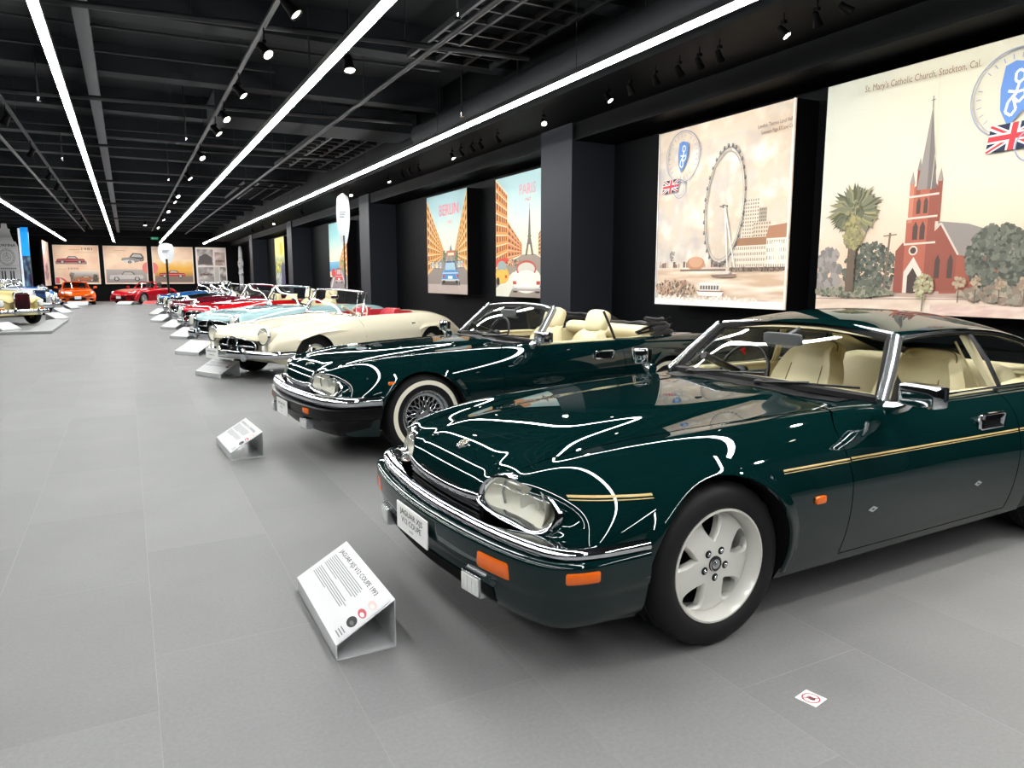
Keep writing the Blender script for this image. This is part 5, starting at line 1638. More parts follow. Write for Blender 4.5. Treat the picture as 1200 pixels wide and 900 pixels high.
    for x in (1.55, 1.7, 1.9, 2.1): a.line([(x, .12), (x, .28)], .01, '#6b5d50'); leafy(a, x, .30, .05, .05, ['#97836f', '#b09a82'], 26, .018, int(x*50))
    a.field(1.3, .0, W, .10, 40, 5, lambda x, y: mixc('#c9a79c', '#e0cbbb', .5+nz(x, y*5, 5, 3, 6)))
    # palm
    a.poly([(.37, .20), (.39, .95), (.46, .95), (.47, .20)], '#6b5c50')
    g = random.Random(5)
    for k in range(54):
        t = rad(-75+330*k/53); L = g.uniform(.26, .36)*(1.0 if math.sin(t) > -.2 else .85)
        tip = (.43+L*math.cos(t), 1.02+L*.88*math.sin(t)-.05*abs(math.cos(t))); b = (.43+.05*math.cos(t), 1.0+.05*math.sin(t)); n_ = (-math.sin(t)*.028, math.cos(t)*.028); mp = ((b[0]+tip[0])/2+.0, (b[1]+tip[1])/2+.02)
        c = g.choice(['#646550', '#777660', '#55573f', '#8c8766', '#a39a6e' if t < 1.2 else '#6c6a54'])
        a.poly([b, (mp[0]-n_[0], mp[1]-n_[1]), tip, (mp[0]+n_[0], mp[1]+n_[1])], c)
    leafy(a, .43, 1.0, .10, .10, ['#646550', '#777660', '#55573f', '#8c8766'], 60, .04, 42)
    leafy(a, .43, .80, .11, .16, ['#8d8462', '#75704f', '#a29768'], 110, .03, 41)
    a.line([(1.22, 2.2), (1.235, 1.5), (1.22, 1.15)], .006, '#c8bfa9')
    a.text("St. Mary's Catholic Church, Stockton, Cal.", 1.02, 2.155, .088, '#8d6a55', width=1.12, ang=-.02)
    stamp(a, 1.88, 1.86, .36, .26); union_jack(a, 1.68, 1.40, .40, .22, .03); a.ring(2.05, 1.42, .13, .13, .012, '#8f96ab')
    return a

def facade(a, side, x0, x1, y0a, y1a, y0b, y1b, col, dark, nx, ny, trim='#e5c9a0'):
    """street front in perspective from (x0: y0a..y1a) to (x1: y0b..y1b)"""
    a.poly([(x0, y0a), (x1, y0b), (x1, y1b), (x0, y1a)], col)
    P = lambda u, v: (x0+(x1-x0)*u, (y0a+(y0b-y0a)*u)+((y1a-y0a)+((y1b-y0b)-(y1a-y0a))*u)*v)
    for j in range(ny):
        v = (j+.6)/(ny+.3)
        a.poly([P(0, v-.05), P(1, v-.05), P(1, v-.035), P(0, v-.035)], trim)
        for i in range(nx):
            u = ((i+.2)/nx)**.8; u2 = ((i+.72)/nx)**.8
            a.poly([P(u, v), P(u2, v), P(u2, v+.075), P(u, v+.075)], dark)
    a.poly([P(0, .97), P(1, .97), P(1, 1.0), P(0, 1.0)], trim)
def car_rear(a, cx, y0, w, h, col, dark, glass, classic=False):
    if classic:
        a.ell(cx, y0+h*.42, w*.5, h*.46, col); a.ell(cx, y0+h*.80, w*.34, h*.30, dark); a.ell(cx, y0+h*.80, w*.29, h*.22, glass); a.ell(cx, y0+h*.40, w*.40, h*.36, col)
    else:
        a.poly([(cx-w*.38, y0+h*.5), (cx-w*.28, y0+h), (cx+w*.28, y0+h), (cx+w*.38, y0+h*.5)], dark); a.poly([(cx-w*.32, y0+h*.56), (cx-w*.25, y0+h*.93), (cx+w*.25, y0+h*.93), (cx+w*.32, y0+h*.56)], glass)
        a.poly([(cx-w*.5, y0+h*.12), (cx-w*.48, y0+h*.52), (cx-w*.36, y0+h*.60), (cx+w*.36, y0+h*.60), (cx+w*.48, y0+h*.52), (cx+w*.5, y0+h*.12)], col)
    a.rect(cx-w*.5, y0+h*.10, cx+w*.5, y0+h*.17, '#c8c9c6'); a.rect(cx-w*.13, y0+h*.20, cx+w*.13, y0+h*.32, '#f0efe8')
    for s_ in (-1, 1): a.rect(cx+s_*w*.40-w*.06, y0+h*.26, cx+s_*w*.40+w*.06, y0+h*.38, '#b8483f'); a.rect(cx+s_*w*.38-w*.07, y0-h*.02, cx+s_*w*.38+w*.07, y0+h*.12, '#26231f')
    a.rect(cx-w*.45, y0+h*.44, cx+w*.45, y0+h*.47, '#e8e4d8')

def art_berlin():
    W, H = 2.39, 2.30; a = Art(W, H)
    a.field(0, .4, W, H, 24, 50, lambda x, y: mixc('#e8dcc0', '#9fbfc4', (y-.9)/1.1+.15*nz(x, y, 2, 3, 4)))
    a.poly([(0, 0), (W, 0), (W, .55), (1.75, .95), (1.0, .95), (0, .50)], '#8d8078'); a.poly([(0, 0), (W, 0), (W, .22), (0, .22)], '#b5a39a')
    facade(a, 0, 0, 1.05, .42, 2.24, .88, 1.02, '#d59a56', '#7b4a2d', 9, 8); facade(a, 1, W, 1.72, .50, 2.28, .88, 1.02, '#d9a25c', '#7b4a2d', 8, 8)
    a.rect(1.22, .86, 1.74, .99, '#b0654c'); a.poly([(1.40, .99), (1.48, 1.14), (1.56, .99)], '#6d7b74'); a.rect(1.30, .88, 1.66, .94, '#e6c7a8')
    for x in (1.08, 1.80): leafy(a, x, .86, .08, .13, ['#5f6f50', '#72825c', '#4c5b43'], 60, .03, int(x*9))
    for x, c in ((.35, '#8fa7a8'), (.62, '#c9b27a'), (.85, '#7c98a0'), (2.1, '#c87f6b'), (1.95, '#a4a89a')): car_rear(a, x, .56+.1*min(1, abs(x-1.3)*.4), .24, .17, c, '#55585a', '#a9b6b6')
    a.rect(.92, .20, 2.0, .28, '#5b514d'); car_rear(a, 1.44, .25, 1.02, .50, '#4f86b8', '#2f5577', '#9db9c8')
    for s_ in (-1, 1): a.line([(1.38+.06*s_, .9), (1.38+.7*s_, 0)], .012, '#c9bcb0')
    a.text('BERLIN', 1.38, 1.80, .36, '#e0808a', width=1.12); a.text('1967', 1.45, 1.60, .11, '#e0808a', width=.28)
    return a
def art_paris():
    W, H = 2.36, 2.30; a = Art(W, H)
    a.field(0, .4, W, H, 24, 50, lambda x, y: mixc('#ecdfc0', '#a9c9cb', (y-.9)/1.1+.15*nz(x, y, 2, 3, 6)))
    a.poly([(0, 0), (W, 0), (W, .55), (1.6, .80), (1.1, .80), (0, .50)], '#96887c'); a.poly([(0, 0), (.55, 0), (.95, .42), (.75, .48), (0, .16)], '#d8d5c4')
    c = '#6d6157'
    a.poly([(1.22, .78), (1.30, .78), (1.36, .98), (1.41, .98), (1.47, .78), (1.55, .78), (1.44, 1.10), (1.40, 1.62), (1.375, 1.62), (1.33, 1.10)], c)
    for y_, w_ in ((.98, .20), (1.12, .14)): a.rect(1.387-w_/2, y_, 1.387+w_/2, y_+.025, c)
    a.line([(1.387, 1.6), (1.387, 1.72)], .012, c)
    facade(a, 0, .50, 1.10, .70, 1.48, .80, 1.0, '#c77f52', '#6f4632', 5, 5); facade(a, 0, 0, .50, .50, 2.32, .68, 1.98, '#d98e4e', '#7a4628', 5, 8)
    facade(a, 1, W, 1.72, .55, 1.75, .78, 1.15, '#cf8a5c', '#6f4632', 6, 6)
    a.poly([(0, .72), (.50, .76), (.62, .66), (.55, .64), (0, .58)], '#cf4a3c'); leafy(a, .75, .66, .3, .06, ['#6f5548', '#b98265', '#4f5a52', '#d8b08a'], 80, .03, 5)
    a.ell(.28, .42, .30, .17, '#e0a53c'); a.ell(.26, .58, .2, .12, '#8fa0a0'); a.ell(.28, .40, .27, .13, '#e8b04a'); a.ell(.1, .30, .07, .08, '#2b2623'); a.rect(.40, .36, .5, .42, '#c9533a')
    car_rear(a, 1.27, .10, 1.15, .54, '#e6e0d2', '#b8564a', '#c9c4b8', True); a.rect(.75, .12, 1.8, .16, '#a79a8e')
    a.text('PARIS', 1.31, 1.90, .28, '#dd8fa0', width=.62); a.text('1967', 1.33, 1.77, .09, '#d8586a', width=.22)
    return a
def art_coast():
    W, H = 2.39, 2.30; a = Art(W, H)
    a.field(0, .4, W, H, 20, 40, lambda x, y: mixc('#efe0c4', '#8fc4c6', (y-1.0)/.9))
    a.field(0, .6, 1.5, .95, 12, 8, lambda x, y: mixc('#3f8fc0', '#7fb6cf', (y-.6)*3)); a.poly([(0, .5), (1.6, .62), (1.6, .55), (0, .42)], '#e8d2ac')
    facade(a, 1, W, 1.35, .40, 1.80, .70, .95, '#dba066', '#8a5a38', 6, 6); leafy(a, 1.75, .75, .3, .25, ['#6f7f50', '#8a9660', '#c98f5c'], 120, .05, 3)
    a.poly([(0, 0), (W, 0), (W, .45), (1.4, .75), (.9, .70), (0, .2)], '#8b7f80'); a.poly([(.0, 0), (.25, 0), (.85, .62), (.75, .62)], '#d8cfc8'); a.poly([(2.1, 0), (2.3, 0), (1.6, .62), (1.55, .62)], '#d8cfc8')
    a.ell(.50, .55, .30, .16, '#c8403a'); car_rear(a, 1.25, .20, .95, .50, '#cf3f44', '#8f2a2e', '#c7a6a0')
    return a
def art_citrus():
    W, H = 2.39, 2.30; a = Art(W, H)
    a.field(0, 0, W, H, 20, 40, lambda x, y: mixc('#8d9a80', '#efe08a', (y-1.1)/.5+.3*nz(x, y, 2, 3, 9)))
    leafy(a, 1.1, .85, 1.0, .35, ['#c9b848', '#8a9a50', '#e0cf6a', '#6d8050'], 150, .12, 4); leafy(a, .9, .3, .8, .3, ['#9a9c98', '#c4c4bf', '#7d8084'], 120, .10, 5)
    a.poly([(1.5, 0), (1.45, .9), (1.9, 1.15), (2.39, 1.0), (2.39, 0)], '#4a4668'); a.ell(1.6, 1.75, .38, .32, '#e6b93e')
    return a
def side_car(a, x, y, w, col, dark, mono=False, top=True):
    a.poly([(x, y+.10*w), (x+.02*w, y+.19*w), (x+.30*w, y+.215*w), (x+.95*w, y+.20*w), (x+w, y+.14*w), (x+.98*w, y+.07*w), (x+.02*w, y+.06*w)], col)
    if top: a.poly([(x+.34*w, y+.21*w), (x+.43*w, y+.31*w), (x+.66*w, y+.31*w), (x+.76*w, y+.21*w)], dark); a.poly([(x+.38*w, y+.215*w), (x+.445*w, y+.29*w), (x+.64*w, y+.29*w), (x+.71*w, y+.215*w)], '#b9b3ac')
    for k in (.2, .8): a.ell(x+k*w, y+.075*w, .075*w, .075*w, '#26211f', 18); a.ell(x+k*w, y+.075*w, .05*w, .05*w, '#b9b6b2', 14); a.ell(x+k*w, y+.075*w, .02*w, .02*w, '#555', 8) if False else None
    a.rect(x+.04*w, y+.135*w, x+.97*w, y+.145*w, '#d8cfc6')
def art_history(n):
    W, H = 2.40, 2.34; a = Art(W, H)
    a.field(0, 0, W, H, 24, 24, lambda x, y: mixc('#efd9bd', '#e6c2a8', .5+nz(x, y, 1.2, 3, n)+.25*(x/W-.5)))
    if n == 1:
        a.text('1981', 1.78, 2.06, .19, '#4a3a34', width=.55); a.line([(.85, 2.07), (1.40, 2.07)], .02, '#a58a78'); a.line([(1.2, 1.92), (2.2, 1.92)], .015, '#bfa590')
        a.rect(.10, 1.20, 1.72, 1.38, '#8d7f7c'); side_car(a, .15, 1.22, 1.5, '#93323c', '#3a3033'); a.rect(.10, 1.20, 1.72, 1.25, '#9a8c88')
        a.text('1970', 1.0, .88, .16, '#5a4a44', width=.52); a.line([(.15, .90), (.6, .90)], .015, '#bfa590'); a.line([(1.3, .92), (2.2, .92)], .015, '#d6b48f')
        a.ell(.22, .02, .42, .38, '#d9666a', 20, 0, PI/2); a.rect(0, .0, .24, .40, '#d9666a')
        a.field(.80, .10, 2.30, .78, 16, 8, lambda x, y: mixc('#7d7068', '#d6d2cc', (y-.3)*2.2)); side_car(a, 1.0, .15, 1.15, '#b8622e', '#3a2a24'); leafy(a, 2.15, .4, .14, .2, ['#4d4a44', '#5d5a50'], 30, .06, 2); leafy(a, .9, .5, .1, .2, ['#6d675c', '#8d867a'], 30, .06, 3)
    elif n == 2:
        a.line([(.6, 2.05), (1.2, 2.07)], .03, '#c9a288'); a.line([(.2, 1.95), (1.0, 1.95)], .015, '#d0b090')
        a.poly([(.95, 1.45), (1.0, 1.60), (1.45, 1.66), (2.2, 1.62), (2.25, 1.50), (1.7, 1.32), (1.3, 1.28)], '#8f8c8b'); a.poly([(1.40, 1.66), (1.62, 1.92), (2.1, 1.88), (2.24, 1.62), (1.9, 1.56)], '#4d4a4a'); a.poly([(1.5, 1.68), (1.66, 1.86), (2.05, 1.82), (2.14, 1.65)], '#b9b6b2'); a.poly([(.95, 1.45), (1.3, 1.28), (1.7, 1.32), (1.66, 1.45), (1.3, 1.50)], '#d3d0cd')
        for x, y in ((1.42, 1.36), (2.1, 1.50)): a.ell(x, y, .10, .09, '#3a3636', 16); a.ell(x, y, .055, .05, '#a9a6a4', 12)
        a.field(.08, .08, W-.06, .90, 16, 8, lambda x, y: mixc('#8d8581', '#b5aeaa', y)); side_car(a, .25, .18, 1.9, '#c0bcba', '#5d5858')
        a.ell(W, 1.0, .30, .36, '#e07d78', 20, PI/2, 3*PI/2)
    elif n == 3:
        a.field(.10, .10, W-.06, 1.55, 24, 16, lambda x, y: mixc(mixc('#8a6a58', '#e9b04e', (y-.25)/.6), '#efd9bd', (y-1.0)/.5+.3*nz(x, y, 2, 3, 3)))
        a.ell(.0, 1.0, .32, .36, '#e6817c', 20, -PI/2, PI/2); a.rect(.10, .10, W-.06, .48, '#85756d'); side_car(a, .35, .38, 1.55, '#b83a34', '#5a2a28')
        a.text('1989', .45, 1.95, .17, '#e3c3a2', width=.5)
    else:
        W = a.W = 1.85
        a.rect(0, 0, W, H, '#e2d8d2')
        for x0, y0, x1, y1, c in ((.10, 1.18, 1.05, 2.22, '#837c7a'), (1.15, 1.18, 1.78, 2.05, '#a08880'), (.10, .12, 1.05, 1.08, '#938d8c'), (1.42, .05, 1.80, 1.08, '#77726f')):
            a.field(x0, y0, x1, y1, 8, 8, lambda x, y, c=c: mixc(c, '#d9d2cd', .35+nz(x, y, 3, 3, 7)))
        a.poly([(.15, 1.25), (.2, 1.75), (.6, 1.95), (.98, 1.7), (1.0, 1.25)], '#5d5757'); side_car(a, .2, .50, .75, '#5a3034', '#2f2628'); side_car(a, 1.18, 1.4, .55, '#6d4a38', '#3a2d28'); a.rect(1.1, .1, 1.36, 1.08, '#c3bcb8')
    for r in ((0, 0, W, .03), (0, H-.03, W, H), (0, 0, .03, H), (W-.03, 0, W, H)): a.rect(*r, '#f0e6dc')
    return a

M_BOX = mat('panel_side_black', '#08080a', rough=.7, spec=.1)
def picture(art, label, M, D, group=None):
    """board of depth D behind its print; M: print frame -> world"""
    p = thing('wall_picture', label, 'picture', M.to_translation(), 0, group)
    L = M.copy(); L.translation = (0, 0, 0)
    m = MB(); m.box((0, 0, -D), (art.W, art.H, 0)); m.xform(L); m.build('panel', [M_BOX], p, flat=True)
    art.build('print', p, L @ Matrix.Translation((0, 0, .0015)))
    return p
def on_right(y0, z0): return Matrix(((0, 0, -1, XP), (-1, 0, 0, y0), (0, 1, 0, z0), (0, 0, 0, 1)))
def on_back(x0, z0, y=YB-.12): return Matrix(((1, 0, 0, x0), (0, 0, -1, y), (0, 1, 0, z0), (0, 0, 0, 1)))
picture(art_wheel(), 'large sepia picture of a giant observation wheel beside a river', on_right(8.24, 1.06), XW-XP)
picture(art_church(), 'large picture of a red brick church with tall spire and a palm', on_right(5.51, 1.08), XW-XP)
picture(art_berlin(), 'street picture reading BERLIN with a blue car seen from behind', on_right(17.13, 1.06), XW-XP)
picture(art_paris(), 'street picture reading PARIS with an iron tower and a white car', on_right(13.33, 1.06), XW-XP)
picture(art_coast(), 'picture of a red car on a coast road under a teal sky', on_right(27.0, 1.06), XW-XP)
picture(art_citrus(), 'yellow and green picture on the right wall near the far end', on_right(38.0, 1.06), XW-XP)
picture(art_history(1), 'picture dated 1981 with two cars, on the back wall above the orange coupe', on_back(-3.80, 1.06), .10)
picture(art_history(2), 'picture with two grey cars, on the back wall right of the 1981 picture', on_back(-1.16, 1.06), .10)
picture(art_history(3), 'sunset picture of a red car on the back wall behind the white banner', on_back(1.52, 1.06), .10)
picture(art_history(4), 'grey collage picture, rightmost on the back wall', on_back(4.08, 1.06), .10)
def art_pale():
    a = Art(3.6, 2.5); a.field(0, 0, 3.6, 2.5, 16, 16, lambda x, y: mixc('#e9d6c4', '#d9b8ae', .5+nz(x, y, 1.5, 3, 2))); leafy(a, 2.2, .8, 1.0, .5, ['#8d6a78', '#c98a94', '#6d5a68'], 120, .12, 6); a.ell(3.0, 1.5, .4, .3, '#d9868a'); return a
picture(art_pale(), 'pale pink picture turned side-on at the left end of the back wall', Matrix(((0, 0, 1, -3.97), (-1, 0, 0, 51.4), (0, 1, 0, 1.0), (0, 0, 0, 1))) @ Matrix.Identity(4), .12)
# ---------------------------------------------------------------- floor signs, banners, cut-outs
M_STEEL = mat('brushed_steel', '#cccecf', rough=.4, metal=.3)
def floor_sign(x, y, rz, label, title, L=.74, D=.26, h0=.06, h1=.20, detail=True, M_=None, white='#c6c7c8'):
    """bent sheet lectern standing on the floor, its sloping face turned to the aisle (-x)"""
    s_ = thing('floor_sign', label, 'sign', (x, y, 0), rz, 'floor signs in front of the cars')
    m = MB(); t = .004
    prof = [(0, 0), (0, h0), (D, h1), (D, 0)]
    out = [(-t, 0), (-t, h0+t*.6), (D+t, h1+t*1.4), (D+t, 0)]
    rows = []
    for yy in (-L/2, L/2):
        rows.append([(px, yy, pz) for px, pz in out]+[(px, yy, pz) for px, pz in reversed(prof)])
    b = m.grid(rows, closed_v=True)
    for r in range(2):
        for k in range(3): m.face((b+r*8+k, b+r*8+k+1, b+r*8+6-k, b+r*8+7-k))
    m.box((-t, -L/2, 0), (D+t, L/2, .005))
    m.build('sheet_stand', [M_ or M_STEEL], s_, flat=True)
    sl = math.hypot(D, h1-h0); W_, H_ = L, sl
    a = Art(W_, H_); a.rect(.008, .008, W_-.008, H_-.008, white)
    if detail:
        g = random.Random(3)
        a.text(title, W_*.46, H_-.048, .030, '#1c1c1e', width=W_*.76, bold=.02)
        for blk, (ya, n_) in enumerate(((H_-.072, 7), (H_-.150, 5))):
            for k in range(n_): a.rect(.05, ya-.0095*k, .05+W_*(g.uniform(.60, .66) if k < n_-1 else .3), ya-.0095*k+.0038, '#77797d')
        for k, c in enumerate(('#c9b3ad', '#b5525a', '#2b2b2d')): a.ell(W_-.065, H_-.075-.048*k, .040, .016 if k < 2 else .022, c, 14); a.ell(W_-.058, H_-.078-.048*k, .02, .008, '#e3d5d0' if k < 2 else '#59595c', 10)
        for k in range(3): a.rect(W_-.09, .02+.012*k, W_-.03, .025+.012*k, '#77797c')
    ca, sa = D/sl, (h1-h0)/sl                        # print: x along -y, y up the slope
    Mx = Matrix(((0, ca, -sa, -t*.5), (-1, 0, 0, L/2), (0, sa, ca, h0+t*1.4), (0, 0, 0, 1)))
    a.build('printed_panel', s_, Mx)
    return s_
def S(x, y, deg, *a, **k): return floor_sign(x, y, rad(deg), *a, **k)
S(.605, 2.905, 0, 'white printed sign on the floor in front of the dark green coupe', 'JAGUAR XJS V12 COUPE 1993', L=.705, D=.225, h1=.19)
S(.62, 6.28, 3, 'white printed sign on the floor in front of the dark green convertible', 'JAGUAR XJS V12 CONVERTIBLE', L=.68, D=.24)
S(.96, 11.33, 25, 'white sign on the floor in front of the cream roadster', 'MERCEDES 190 SL', L=.68, D=.30, h1=.22)
for x, y, r, w_ in ((.90, 14.75, 30, 'pale blue open car'), (1.0, 18.85, 28, 'bright red open car'), (.95, 22.6, 30, 'maroon open car'), (.77, 26.4, 28, 'blackish green open car'), (.83, 31.3, 24, 'mid blue open car')):
    S(x, y, r, 'white sign on the floor in front of the '+w_, 'MERCEDES', L=.72, D=.34, h1=.24, detail=False)
S(-.25, 43.6, 60, 'white sign on the floor by the front corner of the red sports car', '', L=.8, D=.34, h1=.2, detail=False)
S(.95, 43.4, 60, 'red sign on the floor beside the red sports car', '', L=.7, D=.34, h1=.2, detail=False, white='#d8474a')
S(1.65, 43.0, 60, 'white sign on the floor behind the wheel of the red sports car', '', L=.7, D=.34, h1=.2, detail=False)
S(-2.3, 43.3, 88, 'white sign on the floor in front of the orange coupe', '', L=.9, D=.34, h1=.24, detail=False)
for x, y, w_ in ((-2.8, 23.5, 'butter yellow vintage car'), (-2.05, 29.4, 'white vintage car'), (-2.2, 34.2, 'royal blue vintage car'), (-2.2, 39.6, 'black vintage car')):
    S(x, y, 180-30, 'white sign on the floor before the '+w_, '', L=.7, D=.34, h1=.24, detail=False)

# grey border of the left display
t = thing('floor_border', 'low pale grey border strip on the floor round the yellow car', 'border', (0, 0, 0))
M_KERB = mat('pale_grey_border', '#8f9190', rough=.6)
m = MB(); m.box((-8.15, 22.2, 0), (-1.8, 22.75, .07)); m.build('front_strip', [M_KERB], t, bevel=.01)
m = MB(); m.box((-2.35, 22.75, 0), (-1.8, 28.4, .07)); m.build('side_strip', [M_KERB], t, bevel=.01)

# sticker on the floor
st_ = thing('floor_sticker', 'small white no-touching sticker with red ring on the grey floor', 'sticker', (1.973, 1.557, .0006), rad(12))
a = Art(.085, .075); a.rect(.005, 0, .080, .075, '#e9e5e5'); a.ring(.0425, .0375, .028, .028, .005, '#b0273c'); a.ell(.0425, .034, .010, .012, '#3a2228', 14)
for k in range(4): a.rect(.0335+.0048*k, .040, .0370+.0048*k, .053-.002*abs(k-1.5), '#3a2228')
a.line([(.024, .055), (.061, .020)], .005, '#b0273c')
a.build('printed_face', st_, Matrix.Translation((-.0425, -.0375, 0)))
m = MB(); m.box((-.0375, -.0375, -.0005), (.0375, .0375, .0)); m.build('sheet', [M_WHITE], st_, flat=True)

# feather banners
def banner(x, y, z0, z1, w_, label, rz=0, pole=.018):
    b_ = thing('feather_banner', label, 'banner', (x, y, 0), rz)
    m = MB(); m.tube([(0, 0, 0), (0, 0, z0), (0, .0, z0+.2)], pole, n=8); m.build('pole', [M_TRIM], b_)
    m = MB(); m.lathe([(0, 0), (.22, 0), (.22, .03), (.03, .05), (.03, .10)], n=20); m.build('base', [M_TRIM], b_)
    m = MB(); rows = []
    for i in range(17):
        t = i/16; z = z0+(z1-z0)*t
        wl = w_*.5*(math.sin(PI*min(1, .12+t*.62))**.9)*(1 if t < .9 else math.sqrt(max(.05, 1-((t-.9)/.1)**2)))
        rows.append([(wl*s_, .03*math.sin(s_*2+t*4)-.006, z) for s_ in (-1, -.5, 0, .5, 1)]+[(wl*s_, .03*math.sin(s_*2+t*4)+.006, z) for s_ in (1, .5, 0, -.5, -1)])
    m.grid(rows, closed_v=True); m.build('cloth', [mat('white_banner_cloth', '#d9dcdf', rough=.7)], b_, angle=60)
    m = MB()
    for k in range(3): m.box((-w_*.25, -.05, z0+(z1-z0)*(.62-.05*k)), (w_*.2-.06*k*w_, -.046, z0+(z1-z0)*(.62-.05*k)+.03))
    m.build('lettering', [mat('banner_grey_ink', '#7d828b', rough=.7)], b_, flat=True)
    return b_
banner(5.0, 18.75, 2.3, 3.55, .34, 'white feather banner on a black pole before the coast picture', rad(-20))
banner(1.82, 40.0, 2.15, 3.12, .72, 'white feather banner on a black pole before the back wall', 0, .05)

# white tower cut-out at the left
t = thing('tower_cutout', 'tall white clock tower cut-out standing behind the yellow car', 'cutout', (-5.60, 47.6, 0), rad(3)); t.scale = (.90, 1.02, 1.13)
half = [(.62, 0), (.60, 2.75), (.50, 2.98), (.40, 3.0), (.33, 3.2), (.25, 3.45), (.27, 3.55), (.16, 3.60), (.13, 3.80), (0, 3.82)]
pts = [(x, 0, z) for x, z in half]+[(-x, 0, z) for x, z in reversed(half[:-1])]
m = MB(); m.prism(pts, (0, .12, 0)); m.build('board', [mat('cutout_white', '#c9cbcc', rough=.6)], t, flat=True)
a = Art(1.3, 3.9); G = '#77797b'
a.text('BORFINA', .65, 2.74, .19, '#3c3d3f', width=.98, bold=.03)
for r in (.40, .33, .2, .1): a.ring(.65, 2.25, r, r*.95, .022, G)
for k in range(12): a.line([(.65+.34*math.cos(PI*k/6), 2.25+.33*math.sin(PI*k/6)), (.65+.39*math.cos(PI*k/6), 2.25+.38*math.sin(PI*k/6))], .02, G)
a.line([(.65, 2.25), (.65, 2.5)], .02, G); a.line([(.65, 2.25), (.8, 2.2)], .02, G)
for k in range(9): a.rect(.20+.10*k, 1.68, .26+.10*k, 1.75, '#4c4d50')
for y0 in (1.08, .42, -.1):
    for x0 in (.32, .46, .74, .88): a.rect(x0, y0+.05, x0+.07, y0+.52, '#3c3d3f')
for y_ in (1.60, 1.85, 2.68, 2.95, 3.05, 3.2): a.line([(.12 if y_ < 2.9 else .35, y_), (1.18 if y_ < 2.9 else .95, y_)], .012, '#9b9d9f')
a.build('printed_face', t, Matrix(((1, 0, 0, -.65), (0, 0, -1, -.004), (0, 1, 0, 0), (0, 0, 0, 1))))

# bright screen
t = thing('led_screen', 'tall bright screen, blue at its top, left of the back wall', 'screen', (-3.97, 40.0, 0))
m = MB(); m.box((-.15, 0, .05), (.15, .16, 3.72)); m.build('casing', [M_TRIM], t)
m = MB(); m.box((-.14, -.004, 2.42), (.14, 0, 3.70)); m.build('blue_picture', [mat('screen_blue', '#1a8fe0', rough=.3, emit='#1590f0', estr=.75)], t, flat=True)
a = Art(.28, 2.3); a.field(0, 0, .28, 2.3, 10, 30, lambda x, y: mixc(mixc('#5a4a8a', '#7fc4c0', .5+1.2*nz(x*4, y*1.5, 1.5, 3, 3)), '#2a2440', .5+nz(x*3, y, 2, 3, 8)))
a.build('lower_picture', t, Matrix(((1, 0, 0, -.14), (0, 0, -1, -.004), (0, 1, 0, .1), (0, 0, 0, 1))))
m = MB(); m.box((-.24, -.02, .05), (-.155, .14, 3.66)); m.build('side_light', [mat('screen_side_white', '#dfe4ea', rough=.4, emit='#dfe8f2', estr=.35)], t, flat=True)

# pale stepped cut-out at the far right
t = thing('pagoda_cutout', 'pale stepped tower cut-out by the right wall at the far end', 'cutout', (6.55, 50.3, 0), rad(-90))
half = [(.45, 0), (.45, 1.6), (.75, 1.75), (.5, 1.9), (.5, 2.1), (.85, 2.25), (.85, 2.45), (.45, 2.6), (.40, 3.0), (.22, 3.3), (0, 3.45)]
pts = [(x, 0, z) for x, z in half]+[(-x, 0, z) for x, z in reversed(half[:-1])]
m = MB(); m.prism(pts, (0, .12, 0)); m.build('board', [mat('cutout_white', '#c9cbcc', rough=.6)], t, flat=True)
m = MB()
for z in (.6, 1.2, 1.62, 2.0, 2.35, 2.7): m.box((-.4, -.02, z), (.4, -.002, z+.05))
m.build('ledge', [mat('cutout_grey', '#7d7f82')], t, flat=True)

# running-man exit sign
t = thing('exit_sign', 'small green exit sign over the back wall pictures', 'exit sign', (1.73, 51.3, 3.80))
m = MB(); m.box((-.22, 0, 0), (.22, .05, .17)); m.build('casing', [M_TRIM], t, flat=True)
m = MB(); m.box((-.20, -.004, .012), (.20, 0, .158)); m.build('green_panel', [mat('exit_green', '#1c9a6a', emit='#1fb07a', estr=.35)], t, flat=True)
m = MB()
put_text(m, 'EXIT', (.06, -.006, .045), (1, 0, 0), (0, 0, 1), .10)
m.sphere((-.10, -.006, .125), .016); m.tube([(-.10, -.006, .105), (-.12, -.006, .07), (-.09, -.006, .03)], .009, n=5); m.tube([(-.12, -.006, .07), (-.15, -.006, .03)], .009, n=5); m.tube([(-.07, -.006, .085), (-.10, -.006, .1), (-.14, -.006, .09)], .007, n=5)
m.build('lettering', [M_WHITE], t, flat=True)
